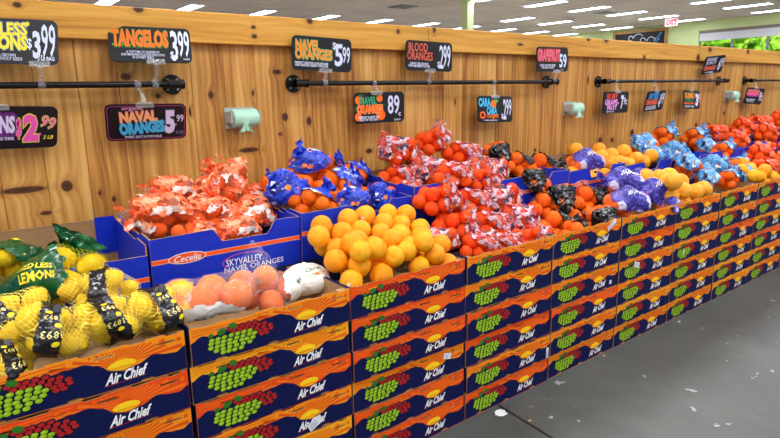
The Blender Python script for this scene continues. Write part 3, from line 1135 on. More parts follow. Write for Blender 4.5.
def make_bag(kind, fruit, n, r, shape, seed, zones, texts=None, tail=None, crump=.005):
    """a bag of fruit: fruits, the net or film around them, the printed film, and the gathered end"""
    root = empty('bag_of_' + {'lemon': 'lemons', 'mand': 'mandarins', 'grape': 'grapefruit'}.get(fruit, 'oranges'))
    r2 = random.Random(seed * 31 + 5)
    P = pack(n, r, shape, seed, 1.02)
    for p in P:
        o = link_mesh({'lemon': 'lemon', 'mand': 'mandarin', 'grape': 'grapefruit'}.get(fruit, 'orange'), ME[fruit])
        o.location = p
        q_ = r * (.9 if fruit == 'lemon' else 1)
        o.scale = (q_, q_, q_)
        o.rotation_euler = rnd_rot(r2)
        own(root, o)
    vs, nb, fs = ico(4)
    R = r * (1.12 if fruit == 'lemon' else 1.03) + .0015
    T = []
    for d in vs:
        best = 0
        for c in P:
            b = d.dot(c)
            disc_ = b * b - (c.length_squared - R * R)
            if disc_ > 0:
                best = max(best, b + math.sqrt(disc_))
        T.append(best)
    base = T[:]
    for it in range(7 if fruit == 'lemon' else 12):
        T = [max(base[i], (sum(T[j] for j in nb[i]) / len(nb[i])) * .9985) for i in range(len(vs))]
    so = Vector((seed * 3.7, seed * 1.3, 0))

    def inzone(d):
        j = noise.noise(d * 3.2 + so) * .16 + noise.noise(d * 9 + so) * .05
        for z_ in zones:
            if z_[0] == 'cap' and d.dot(Vector(z_[1]).normalized()) + j > z_[2]:
                return True
            if z_[0] == 'band' and abs(d.dot(Vector(z_[1]).normalized()) - z_[3]) < z_[2] + j * .12:
                return True
        return False
    # net
    me = bpy.data.meshes.new('net')
    me.from_pydata([tuple(d * (t_ + noise.noise(d * 14 + so) * .0012)) for d, t_ in zip(vs, T)], [], fs)
    me.materials.append(NETS[kind])
    me.polygons.foreach_set('use_smooth', [True] * len(fs))
    own(root, link_mesh('net' if kind not in ('clear', 'orange', 'tangelo', 'purple') else 'film', me))
    # printed film, crumpled, on a finer grid
    tb = BVHTree.FromPolygons([tuple(d * t_) for d, t_ in zip(vs, T)], fs)
    cvs, cT = vs, T
    vs, nb, fs = ico(5)
    lv = []
    for i, d in enumerate(vs):
        h_ = tb.ray_cast(Vector((0, 0, 0)), d)
        tt_ = h_[3] if h_[0] else .08
        cr = crump * .62 * (1.0 - abs(noise.noise(d * 4 + so)) * 2.6 + .5 - abs(noise.noise(d * 9 - so)) * 1.3 + .12 * noise.noise(d * 26 + so))
        lv.append(d * (tt_ + .002 + max(cr, 0)))
    ins = [inzone(d) for d in vs]
    lf = [f_ for f_ in fs if all(ins[i] for i in f_)]
    if lf:
        used = sorted({i for f_ in lf for i in f_})
        mp = {i: q for q, i in enumerate(used)}
        me = bpy.data.meshes.new('printed_film')
        me.from_pydata([tuple(lv[i]) for i in used], [], [[mp[i] for i in f_] for f_ in lf])
        me.materials.append(PRINTS[kind])
        me.polygons.foreach_set('use_smooth', [kind in ('lemon', 'clear', 'greenlemon')] * len(lf))
        lab = own(root, link_mesh('printed_film', me))
        if texts:
            bvh = BVHTree.FromPolygons([tuple(p) for p in lv], fs)
            mb = MB()
            for (body, ndir, up, u0, v0, w, h, m_, kw) in texts:
                nd = Vector(ndir).normalized()
                upv = (Vector(up) - nd * Vector(up).dot(nd)).normalized()
                rt = upv.cross(nd).normalized()

                def fn(X, Z, dy):
                    # flat artwork wrapped on the bulging film
                    d = (nd * .1 + rt * X + upv * Z).normalized()
                    hit = bvh.ray_cast(Vector((0, 0, 0)), d)
                    p = hit[0] if hit[0] else d * .1
                    return tuple(p + d * (.0016 + dy))
                if body == 'LEMON':
                    mb_pts = disc(u0, v0, w, 14, h)
                    mb.add([fn(X, Z, 0) for X, Z in mb_pts] + [fn(u0, v0, 0)], [(i, (i + 1) % 14, 14) for i in range(14)], m_)
                else:
                    lettering(mb, body, u0, v0, w, h, m_, 0, fn=fn, res=1, **kw)
            own(lab, mb.build('lettering'))
            # own() sets parent after link
    vs, T = cvs, cT
    if tail:
        for tl in (tail if isinstance(tail, list) else [tail]):
            (dirv, L, Wd, upv) = tl
            d = Vector(dirv).normalized()
            up = Vector(upv)
            up = (up - d * up.dot(d)).normalized()
            sd = d.cross(up)
            # start at the film surface
            best = max(range(len(vs)), key=lambda i: vs[i].dot(d))
            p0 = d * (T[best] - .012)
            nu, nv_ = 15, 26
            vv_, ff = [], []
            for a in range(nu):
                s_ = a / (nu - 1)
                wd = .018 + (Wd - .018) * s_ ** .7
                for b in range(nv_):
                    q = b / (nv_ - 1) * 2 - 1
                    ru = (math.sin(q * 8 + seed) * .009 + noise.noise(Vector((q * 3, s_ * 3, seed))) * .03) * (1.3 - s_ * .6)
                    vv_.append(p0 + d * (L * s_ * (1 - .12 * q * q + .12 * noise.noise(Vector((q * 4, seed, 1))))) + sd * q * wd / 2 + up * ru)
            for a in range(nu - 1):
                for b in range(nv_ - 1):
                    ff.append((a * nv_ + b, a * nv_ + b + 1, (a + 1) * nv_ + b + 1, (a + 1) * nv_ + b))
            me = bpy.data.meshes.new('gathered_end')
            me.from_pydata([tuple(p) for p in vv_], [], ff)
            me.materials.append(PRINTS[kind] if kind not in ('clear',) else NETS[kind])
            own(root, link_mesh('gathered_end', me))
    return root


TW = mat('label_white_ink', (240, 240, 248), .4)
TY = mat('label_yellow_ink', (250, 226, 30), .4)
TG = mat('label_pale_gold_ink', (226, 214, 130), .4)
TGR = mat('label_green_ink', (20, 110, 50), .4)
TGRY = mat('label_grey_ink', (110, 110, 120), .4)
FR = (0, -1, .35)
UPV = (0, 0, 1)
PROTO = {}


def protos(kind, lst):
    PROTO[kind] = [dict(src=p, used=False) for p in lst]


# lemons, black band label with numbers printed upside down
def lem_text():
    return [('1893', (0, -1, .5), (0, 0, -1), .0, .028, .056, .020, TG, dict(bold=.01)),
            ('1893', (0, -1, .5), (0, 0, -1), .0, -.03, .056, .020, TG, dict(bold=.01)),
            ('LEMON', (0, -1, .5), (0, 0, 1), .018, .0, .013, .009, TY, {}),
            ('LEMON', (0, -1, .5), (0, 0, 1), -.015, .058, .013, .009, TY, {}),
            ('LEMONS GROWN IN', (0, -1, .5), (0, 0, -1), -.006, .008, .05, .006, TGRY, {}),
            ('LEMON', (0, -1, .5), (0, 0, 1), .012, -.055, .012, .009, TY, {})]


protos('lemon', [make_bag('lemon', 'lemon', 9, .033, (1.5, .9, .8), 3, [('band', (1, .05, .1), .36, .0)], lem_text(), None, .004),
                 make_bag('lemon', 'lemon', 9, .033, (1.45, .95, .8), 8, [('band', (1, -.1, .05), .34, .02)], lem_text(), None, .004)])
protos('greenlemon', [make_bag('greenlemon', 'lemon', 8, .033, (1.4, .9, .75), 5, [('cap', (-.75, -.6, .6), .30)],
                               [('SEEDLESS', (-.45, -.9, .75), (.1, 0, 1), .0, .020, .105, .022, TY, dict(bold=.03, rot=.15)),
                                ('LEMONS', (-.45, -.9, .75), (.1, 0, 1), .015, -.012, .10, .030, TY, dict(bold=.04, rot=.15))],
                               [((-1, -.1, -.1), .09, .16, (0, -1, 1)), ((.7, .2, .6), .05, .14, (0, -1, .5))], .003)])
protos('clear', [make_bag('clear', 'bago', 6, .042, (1.5, .9, .6), 4, [('cap', (-.2, -.8, -.85), .62)],
                          [('LEMON', (-.1, -1, -.45), (0, 0, 1), .0, -.012, .024, .008, TGR, {}), ('fruit', (-.2, -1, -.5), (0, 0, 1), -.045, .0, .04, .016, TGRY, dict(shear=.3))],
                          [((1, -.2, .45), .10, .14, (0, -1, 1))]),
                 make_bag('clear', 'bago', 5, .042, (1.2, .9, .7), 9, [('cap', (.9, -.4, -.1), .62)],
                          [('fruit', (.9, -.6, .2), (0, 0, 1), 0, .0, .05, .016, TGR, {})],
                          [((-.7, -.3, .7), .09, .13, (0, -1, 1))])])
protos('tangelo', [make_bag('tangelo', 'mand', 13, .0315, (1.5, .9, .8), s, z_, None, tl, .009) for s, z_, tl in
                   [(11, [('cap', (.2, -.3, 1), .35), ('cap', (-1, -.2, -.1), .6)], [((-1, -.3, .1), .07, .13, (0, -1, 1))]),
                    (12, [('cap', (-.5, -.2, .9), .45), ('cap', (.9, -.7, -.2), .55)], [((.2, -.1, 1), .07, .12, (0, -1, .2))]),
                    (13, [('cap', (.5, -.8, .3), .35)], [((1, -.2, .2), .06, .12, (0, -1, .6))])]])
protos('bluelabel', [make_bag('bluelabel', 'bago', 9, .037, (1.3, .9, .85), s, z_, None, tl, .008) for s, z_, tl in
                     [(21, [('cap', (-.4, -1, -.1), .42)], [((-.9, -.4, .2), .05, .12, (0, -1, .6))]),
                      (22, [('cap', (-.4, -.6, .9), .42)], [((-.7, -.3, .7), .06, .12, (0, -1, .5)), ((1, -.3, .3), .05, .11, (0, -1, .5))]),
                      (23, [('cap', (.9, -.3, .7), .6)], [((.9, -.3, .4), .05, .12, (0, -1, .5))])]])
protos('redpink', [make_bag('redpink', 'mand', 12, .0325, (1.35, .9, .8), s, z_, None, tl, .010) for s, z_, tl in
                   [(31, [('cap', (.3, -.5, 1), .45)], [((1, -.2, .1), .06, .12, (0, -1, .6))]),
                    (32, [('cap', (-.6, -.6, .7), .5), ('cap', (1, -.4, -.3), .7)], [((-.9, -.2, .4), .06, .12, (0, -1, .5))]),
                    (33, [('cap', (.7, -.8, .1), .5)], [((.5, -.3, .9), .06, .12, (0, -1, 0))])]])
protos('blacklabel', [make_bag('blacklabel', 'bago', 8, .039, (1.4, .9, .75), s, z_, None, tl, .010) for s, z_, tl in
                      [(41, [('cap', (-.6, -.8, .2), .55)], [((-.9, -.5, .3), .07, .12, (0, -1, .8))]),
                       (42, [('cap', (.6, -.5, .8), .6)], [((.9, -.5, .1), .08, .13, (0, -1, .7))])]])
protos('purple', [make_bag('purple', 'bago', 7, .040, (1.4, .9, .65), s, [('cap', (0, -.7, .9), .18)],
                           [('Superior', (0, -.75, .9), (0, .5, -1), 0, 0, .15, .052, TW, dict(bold=.03, shear=.2))], tl, .007) for s, tl in
                  [(51, [((1, -.2, .1), .07, .12, (0, -1, 1))]), (52, [((-1, -.2, .2), .06, .12, (0, -1, 1))])]])
protos('skyblue', [make_bag('skyblue', 'bago', 9, .037, (1.35, .9, .8), s, z_, None, tl, .008) for s, z_, tl in
                   [(61, [('cap', (-.5, -.5, .9), .42)], [((-1, -.3, .2), .07, .14, (0, -1, .6))]),
                    (62, [('cap', (.5, -.4, .9), .44)], [((.9, -.3, .4), .08, .15, (0, -1, .4))]),
                    (63, [('cap', (.1, -1, .3), .40), ('cap', (-.9, -.1, .6), .5)], [((1, -.5, .1), .08, .15, (0, -1, .8))])]])
protos('orange', [make_bag('orange', 'mand', 14, .036, (1.4, .95, .8), s, z_, None, tl, .008) for s, z_, tl in
                  [(71, [('cap', (-.6, -.6, .6), .55)], [((-.9, -.2, .3), .09, .14, (0, -1, 1))]),
                   (72, [('cap', (.3, -.6, .9), .5)], [((.9, -.2, .4), .08, .14, (0, -1, 1))])]])

PLACED = []


def bag(kind, var, px, py, Y, label, cat='bag of fruit', yaw=0, pitch=0, roll=0, s=1.0, free=False):
    pr = PROTO[kind][var % len(PROTO[kind])]
    o = pr['src'] if not pr['used'] else copy_tree(pr['src'])
    pr['used'] = True
    if not free:
        Y = min(Y, .32) if Y < .42 else min(max(Y, .49), .79)
    p = atY(px, py, Y)
    o.location = p
    o.rotation_euler = (math.radians(pitch), math.radians(roll), math.radians(yaw))
    o.scale = (s, s, s)
    PLACED.append((o, p.copy(), s))
    tag(o, label, cat, {'lemon': 'netted lemons in the first crate', 'clear': 'clear bags of oranges', 'tangelo': 'pale orange printed bags', 'bluelabel': 'dark blue printed orange bags',
                        'redpink': 'red netted mandarin bags', 'blacklabel': 'black labelled orange bags', 'purple': 'purple printed bags', 'skyblue': 'sky blue labelled bags',
                        'orange': 'bright orange bags', 'greenlemon': 'green printed lemon bags'}[kind])
    return o


# lemons in the first crate and the tray behind
bag('lemon', 0, 6, 322, .20, 'netted bag of lemons at the left edge of the photo, behind its neighbour', yaw=10, roll=-20)
bag('lemon', 1, 50, 331, .095, 'netted bag of lemons with slanting black label, front left of the first crate', yaw=-5, roll=15)
bag('lemon', 0, 108, 320, .095, 'netted bag of lemons with upright black label, middle of the first crate', yaw=5, roll=-5)
bag('lemon', 1, 157, 309, .10, 'netted bag of lemons, rightmost, beside the clear bag of oranges', yaw=12, roll=-8, s=1.0)
bag('lemon', 0, 100, 290, .25, 'netted bag of lemons half hidden behind the others, under the blue tray', yaw=160, roll=5, s=.9)
bag('lemon', 1, 2, 362, .09, 'netted bag of lemons cut off by the left edge, lowest', yaw=30, roll=10, s=.9)
bag('greenlemon', 0, 55, 279, .42, 'green printed bag of seedless lemons lying over the tray front', yaw=-8, roll=-14, s=1.3, free=True)
o = bag('greenlemon', 0, 2, 262, .64, 'green printed bag of lemons in the tray at the left edge', yaw=150, roll=10)
# clear bags
bag('clear', 0, 205, 296, .125, 'clear bag of large oranges with green leaf print, knotted at its right', yaw=5, roll=2, s=1.18)
bag('clear', 1, 268, 291, .14, 'clear knotted bag of oranges standing right of the larger clear bag', yaw=10, roll=-10, s=1.0)
# tangelos
bag('tangelo', 0, 162, 213, .60, 'pale orange printed bag, lowest left of its heap', yaw=-5)
bag('tangelo', 1, 208, 216, .56, 'pale orange printed bag, centre front of its heap with open mesh', yaw=10, roll=10)
bag('tangelo', 2, 245, 215, .58, 'pale orange printed bag, rightmost of its heap beside the blue bags', yaw=10, roll=-10)
bag('tangelo', 0, 172, 196, .68, 'pale orange printed bag, upper left of its heap', yaw=10, roll=5, s=.9)
bag('tangelo', 1, 220, 184, .66, 'pale orange printed bag standing up, topmost of its heap', yaw=-5, roll=-35)
bag('tangelo', 2, 252, 198, .70, 'pale orange printed bag leaning on the wall behind its heap', yaw=0, roll=20, s=.9)
bag('tangelo', 2, 195, 236, .50, 'pale orange printed bag sunk low in the tray front', yaw=30, roll=0, s=.85)
# blue label
bag('bluelabel', 0, 290, 190, .58, 'dark blue printed orange bag, front left with white sticker side', yaw=5, roll=10)
bag('bluelabel', 1, 312, 168, .70, 'dark blue printed orange bag, topmost against the wall', yaw=0, roll=5)
bag('bluelabel', 2, 338, 190, .58, 'dark blue printed orange bag showing bare oranges in the centre', yaw=0, roll=-5)
bag('bluelabel', 0, 378, 198, .55, 'dark blue printed orange bag, front right beside the red netted heap', yaw=20, roll=10, s=.92)
bag('bluelabel', 2, 350, 176, .72, 'dark blue printed orange bag, upper right against the wall', yaw=20, roll=0, s=.85)
bag('bluelabel', 1, 310, 203, .48, 'dark blue printed orange bag sunk behind the tray front', yaw=150, roll=0, s=.85)
# red netted heap
RP = [(0, 400, 176, .66, 0, 10, 1, 'lower left of the heap on the tray'), (1, 397, 155, .70, 5, 5, 1, 'upper left below the coca wall boards'), (2, 432, 141, .72, 0, -15, .95, 'topmost of the heap against the wall'),
      (1, 430, 172, .60, 10, 10, 1, 'centre of the upper heap'), (0, 462, 155, .66, -5, 10, 1, 'upper right of the heap near the wall'), (2, 462, 178, .54, 5, 0, 1, 'just above the crate pile, right of centre'),
      (2, 437, 200, .33, 0, 0, 1, 'left side of the crate pile beside loose navels'), (0, 470, 205, .34, 8, 10, 1, 'middle of the crate pile'), (1, 500, 200, .36, 5, -10, 1, 'right shoulder of the crate pile'),
      (2, 455, 226, .24, 5, 5, 1, 'front left of the crate pile above the loose navels'), (0, 490, 228, .20, 0, 10, 1, 'front centre of the crate pile'), (1, 522, 222, .20, 12, 0, 1, 'front right of the crate pile'),
      (0, 478, 246, .10, 10, -5, .85, 'lowest, at the crate edge left'), (2, 522, 240, .08, 5, 5, .8, 'lowest, at the crate edge right'), (1, 493, 172, .55, 20, 0, .95, 'far right of the upper heap beside a black label'),
      (0, 407, 190, .56, 15, 0, .8, 'sunk at the tray front left'), (1, 440, 240, .16, -10, 0, .7, 'small, squeezed against the loose navels')]
for v_, px, py, Y, yaw, roll, s_, lb in RP:
    bag('redpink', v_, px, py, Y, 'red netted mandarin bag, ' + lb.replace('below the coca wall boards', 'near the bare wall boards'), yaw=yaw, roll=roll, s=s_)
# black label
BL = [(0, 497, 156, .72, 20, -10, .95, 'topmost with black film, by the wall'), (1, 516, 164, .66, 10, 0, .85, 'second from top by the wall'), (1, 540, 168, .62, 5, 5, 1, 'rightmost on the blue tray'),
      (0, 548, 190, .50, 5, 0, .9, 'over the tray front under the wall heap'), (0, 560, 205, .34, 0, 0, 1, 'back of the crate pile'), (1, 585, 200, .36, 10, 0, .95, 'back right beside purple bags'),
      (1, 555, 224, .20, 5, 5, .95, 'front left of the crate pile'), (0, 592, 220, .18, 10, -5, 1, 'front right of the crate pile'), (1, 570, 232, .10, 30, 0, .75, 'lowest at the crate edge')]
for v_, px, py, Y, yaw, roll, s_, lb in BL:
    bag('blacklabel', v_, px, py, Y, 'black labelled bag of oranges, ' + lb, yaw=yaw, roll=roll, s=s_ * 1.08)
# purple
PU = [(0, 585, 163, .58, 0, 0, .95, 'inside the blue tray'), (1, 622, 183, .36, -15, 0, 1, 'behind in the crate pile'), (0, 640, 186, .28, -5, -5, 1, 'middle of the crate pile'), (1, 655, 196, .16, 0, -5, .95, 'front right in the crate'),
      (0, 625, 203, .14, -10, 0, .95, 'front left in the crate')]
for v_, px, py, Y, yaw, roll, s_, lb in PU:
    bag('purple', v_, px, py, Y, 'purple printed bag of citrus, ' + lb, yaw=yaw, roll=roll, s=s_ * 1.18)
# sky blue
SB = [(0, 643, 146, .62, 0, 0, 1, 'leftmost by the loose grapefruit'), (1, 662, 137, .72, 10, 0, 1, 'upper left against the wall'), (1, 693, 138, .70, 5, 0, 1, 'upper right against the wall'), (2, 672, 152, .58, 10, 0, 1, 'centre of the wall heap'),
      (0, 705, 148, .58, 10, 0, .95, 'right of the wall heap beside bright orange bags'), (0, 686, 166, .34, 10, 5, 1, 'over the tray front, centre'), (2, 712, 166, .36, 5, 0, 1, 'centre of the crate pile'),
      (1, 735, 168, .26, 10, 0, .95, 'right of the crate pile'), (0, 707, 180, .20, 10, 0, .9, 'front left beside loose grapefruit'), (1, 728, 180, .14, 15, 0, .85, 'lowest front in the crate')]
for v_, px, py, Y, yaw, roll, s_, lb in SB:
    bag('skyblue', v_, px, py, Y, 'sky blue labelled bag of oranges, ' + lb, yaw=yaw, roll=roll, s=s_)
# bright orange
OR = [(0, 715, 134, .68, 5, 0, 1, 'leftmost by the wall with a blue print'), (1, 735, 141, .62, 0, 0, .95, 'second from the left on the tray'), (0, 748, 131, .74, 10, 0, .9, 'small one near the wall'),
      (0, 760, 124, .74, 0, 0, 1.05, 'upper of the wall heap'), (1, 777, 122, .74, 10, 0, 1.1, 'highest of the wall heap'), (1, 765, 134, .58, 10, 0, 1, 'lower of the wall heap'), (0, 782, 135, .56, 0, 0, 1, 'cut by the right edge on the tray'),
      (1, 758, 155, .36, 0, 0, 1, 'left of the crate pile'), (0, 775, 152, .36, 20, 0, 1, 'back of the crate pile'), (1, 780, 165, .20, 10, 0, 1, 'front at the right edge'), (0, 765, 168, .18, 15, 0, .9, 'front left of the crate pile')]
for v_, px, py, Y, yaw, roll, s_, lb in OR:
    bag('orange', v_, px, py, Y, 'bright orange film bag of mandarins, ' + lb, yaw=yaw, roll=roll, s=s_)

for kd, v_, px, py, Y, yaw, s_, lb in [
        ('redpink', 0, 452, 176, .41, 10, .95, 'red netted mandarin bag draped over the blue tray front, left of two'),
        ('redpink', 2, 482, 180, .40, -10, .9, 'red netted mandarin bag draped over the blue tray front, right of two'),
        ('redpink', 1, 536, 236, .12, 10, .8, 'red netted mandarin bag at the right end of its crate'),
        ('redpink', 0, 505, 240, .12, -15, .8, 'red netted mandarin bag low in the middle of its crate'),
        ('blacklabel', 0, 533, 181, .41, 0, .9, 'black labelled bag of oranges draped over the blue tray front'),
        ('blacklabel', 1, 546, 210, .28, 10, .9, 'black labelled bag of oranges, left back of the crate pile'),
        ('blacklabel', 0, 608, 207, .25, -10, .9, 'black labelled bag of oranges, at the right end of its crate'),
        ('blacklabel', 1, 574, 216, .25, 25, .95, 'black labelled bag of oranges, centre of the crate pile'),
        ('purple', 1, 664, 203, .10, 20, .8, 'purple printed bag of citrus, squeezed at the right end of its crate'),
        ('skyblue', 1, 722, 152, .44, 10, .95, 'sky blue labelled bag of oranges draped over the tray front'),
        ('skyblue', 2, 652, 156, .52, 0, .85, 'sky blue labelled bag of oranges low beside the loose grapefruit'),
        ('skyblue', 0, 745, 176, .14, 0, .85, 'sky blue labelled bag of oranges at the right end of its crate'),
        ('bluelabel', 1, 350, 200, .50, 20, .85, 'dark blue printed orange bag low behind the tray front, right half'),
        ('tangelo', 0, 235, 233, .50, 15, .85, 'pale orange printed bag low behind the tray front, right half'),
        ('orange', 1, 742, 128, .76, 0, .95, 'bright orange film bag of mandarins, upper left against the wall')]:
    bag(kd, v_, px, py, Y, lb, yaw=yaw, s=s_, free=True)

# let neighbouring bags settle against each other
pos = [p.copy() for o, p, s_ in PLACED]
for _ in range(60):
    for i in range(len(pos)):
        for j in range(i):
            d = pos[i] - pos[j]
            m_ = .070 * (PLACED[i][2] + PLACED[j][2])
            if abs(d.x) < m_ and d.length < m_:
                d = d.normalized() * (m_ - d.length) * .3
                pos[i] += d
                pos[j] -= d
    for i, (o, p0, s_) in enumerate(PLACED):
        e_ = pos[i] - p0
        lim = .045
        if e_.length > lim:
            pos[i] = p0 + e_.normalized() * lim
        if .35 < p0.y < .46:
            continue
        pos[i].y = min(pos[i].y, .32) if p0.y < .42 else min(max(pos[i].y, .49), .80)
for (o, p0, s_), p in zip(PLACED, pos):
    o.location = p

# white carton insert bag in the second crate
wbg_ = empty('paper_fruit_bag', atY(306, 279, .24))
wbg_.rotation_euler = (0, 0, .2)
tag(wbg_, 'white crumpled bag with green print in the right end of the second crate', 'bag')
vs, nb, fs = ico(4)
me = bpy.data.meshes.new('bag_body')
me.from_pydata([(d.x * .085 * (1 + .12 * noise.noise(d * 3)) + .006 * noise.noise(d * 9), d.y * .09, d.z * .055 * (1 + .2 * noise.noise(d * 4))) for d in vs], [], fs)
me.materials.append(PRINTS['clear'])
link_mesh('bag_body', me, wbg_)
bvh = BVHTree.FromPolygons([tuple(v_.co) for v_ in me.vertices], fs)


def wfn(X, Z, dy):
    d = (Vector((0, -.6, .6)) + Vector((1, 0, 0)) * X * 8 + Vector((0, .6, .7)) * Z * 8).normalized()
    h_ = bvh.ray_cast(Vector((0, 0, 0)), d)
    return tuple((h_[0] or d * .06) + d * (.0015 + dy))


f = MB()
lettering(f, 'Citrus', 0, .01, .12, .035, TGR, 0, fn=wfn, bold=.02, shear=.3)
pts = disc(-.01, -.035, .07, 14, .008)
f.add([wfn(X, Z, 0) for X, Z in pts] + [wfn(-.01, -.035, 0)], [(i, (i + 1) % 14, 14) for i in range(14)], mat('label_orange_ink', (240, 140, 50), .4))
f.build('lettering', wbg_)

# ------------------------------------------------------------------ loose fruit
def settle(P, R, fixed_y, it=60):
    for _ in range(it):
        for i in range(len(P)):
            for j in range(i):
                d = P[i] - P[j]
                m_ = (R[i] + R[j]) * .985
                if d.length < m_:
                    d = d.normalized() * (m_ - d.length) * .5
                    P[i] += d
                    P[j] -= d
    return P


def heap(pxs, plane, r, meshk, name, label, cat, group, seed, x_lo, x_hi, zfill, y_lo=.058, y_hi=.36, jr=.06, stick_every=0, short='loose fruit'):
    """visible fruit set on the slope of the heap, plus the layer that carries them"""
    r2 = random.Random(seed)
    P, R = [], []
    z0, s_, yr = plane
    for (x, y) in pxs:
        d = ray(x, y)
        # z = z0 + s*(Y-yr)
        tt = (z0 + s_ * (CAM_POS.y - yr) - CAM_POS.z) / (d.z - s_ * d.y)
        p = CAM_POS + d * tt
        P.append(p)
        R.append(r * (1 + r2.uniform(-jr, jr)))
    nvis = len(P)
    for _ in range(80):
        settle(P, R, 0, 1)
        for p in P:
            p.y = min(max(p.y, y_lo), y_hi)
            p.x = min(max(p.x, x_lo + r * .9), x_hi - r * .9)
    yy = y_lo
    while yy < y_hi:
        xx = x_lo + r
        while xx < x_hi - r * .5:
            c = Vector((xx, yy, max(z0 + s_ * (yy - yr) - r * 1.5, zfill)))
            if all((c - p).length > (r + q) * .86 for p, q in zip(P, R)):
                P.append(c)
                R.append(r * .97)
            xx += 1.0 * r
        yy += 1.0 * r
    # rows of the heap as seen from the aisle, front to back
    lbl = {}
    order = sorted(range(nvis), key=lambda i: P[i].y)
    per = max(3, int(round(nvis / (5 if nvis > 25 else 3))))
    rown = ['front row', 'second row', 'third row', 'fourth row', 'fifth row', 'back row', 'last row']
    onum = ordn + ['eleventh', 'twelfth']
    for a_ in range(0, nvis, per):
        for k_, i in enumerate(sorted(order[a_:a_ + per], key=lambda i: P[i].x)):
            lbl[i] = '%s, %s, %s from the left' % (short, rown[min(a_ // per, 6)], onum[min(k_, 11)])
    for i, (p, q) in enumerate(zip(P, R)):
        o = link_mesh(name, ME[meshk])
        o.location = p
        o.scale = (q, q, q)
        o.rotation_euler = facing_rot(p, r2)
        tag(o, lbl.get(i, label), cat, group)
        if stick_every and i < nvis and i % stick_every == 3:
            g = MB()
            dirs = (CAM_POS - p).normalized()
            loc = o.rotation_euler.to_matrix().inverted() @ (dirs + Vector((-.3, 0, -.2))).normalized()
            a = loc.orthogonal().normalized()
            b = loc.cross(a)
            pts = [loc * 1.0 + (a * math.cos(t_) * .17 + b * math.sin(t_) * .12) for t_ in [2 * PI * k / 10 for k in range(10)]]
            pts = [p_.normalized() * 1.004 for p_ in pts]
            g.add(pts + [loc * 1.012], [(k, (k + 1) % 10, 10) for k in range(10)], STICK)
            so_ = g.build('fruit_sticker', o)
            so_['label'] = 'small white oval fruit sticker'


nv_px = [(68, 212), (148, 235), (228, 90), (335, 95), (135, 148), (195, 160), (268, 138), (243, 205), (95, 278), (180, 268), (130, 330), (220, 292), (315, 248), (335, 190), (378, 143),
         (315, 310), (205, 345), (255, 352), (438, 95), (450, 130), (412, 232), (402, 290), (460, 180), (425, 200), (517, 90), (523, 140), (600, 170), (535, 210), (475, 265), (536, 262),
         (625, 140), (663, 220), (595, 240), (465, 310), (590, 290), (568, 125), (400, 120), (270, 325), (345, 345), (370, 325), (440, 325), (505, 305)]
nv_px = [(300 + a / 4.382, 200 + b / 4.382) for a, b in nv_px]
heap(nv_px, (.722, .46, .06), .0415, 'navel', 'navel_orange', 'loose navel orange buried under others in the heap between clear bags and red nets', 'orange', 'loose navel oranges', 5, 1.11, 1.64, .655, stick_every=7, short='loose navel orange in the third crate')
gf = [(480, 205), (530, 205), (570, 235), (375, 325), (410, 240), (430, 210), (460, 250), (350, 360)]
g7 = [(633, 184), (648, 186), (671, 181), (640, 198), (665, 196), (680, 193), (658, 205), (690, 198), (676, 206), (700, 203), (688, 207), (668, 209), (652, 193), (695, 191), (684, 184)]
g7 = [(670, 177), (684, 186), (667, 189), (672, 198), (687, 196), (699, 194), (709, 190), (655, 185), (659, 178), (648, 180), (694, 202), (680, 205), (704, 200), (662, 197)]
heap(g7, (.745, .38, .06), .052, 'grape', 'grapefruit', 'loose grapefruit buried under others in the crate left of the sky blue bags', 'grapefruit', 'loose grapefruit in the crate', 6, 3.31, 3.84, .66, short='large loose grapefruit in the front crate')
g6 = [(599, 150), (611, 155), (623.5, 152), (637.6, 159), (651, 157), (645, 166), (600, 157), (572, 150), (629, 164), (590, 157), (614, 163), (661, 163)]
heap(g6, (.89, .22, .46), .05, 'grape', 'grapefruit', 'loose grapefruit buried under others in the dipped blue trays', 'grapefruit', 'loose grapefruit in the blue trays', 7, 2.86, 3.90, .74, .47, .72, short='loose grapefruit in the dipped blue trays')
g9 = [(743, 164), (752, 171), (761, 176), (770, 173), (744, 176), (752, 180), (764, 182), (776, 175)]
heap(g9, (.735, .40, .06), .046, 'navel', 'navel_orange', 'loose orange buried under others in the crate at the right edge', 'orange', 'loose oranges at the right edge', 9, 4.42, 4.93, .66, short='loose orange in the crate at the right edge')

# ------------------------------------------------------------------ rails, signs and bag rolls on the wall
RAIL_Y = WALL_Y - .07
RZ = 1.392


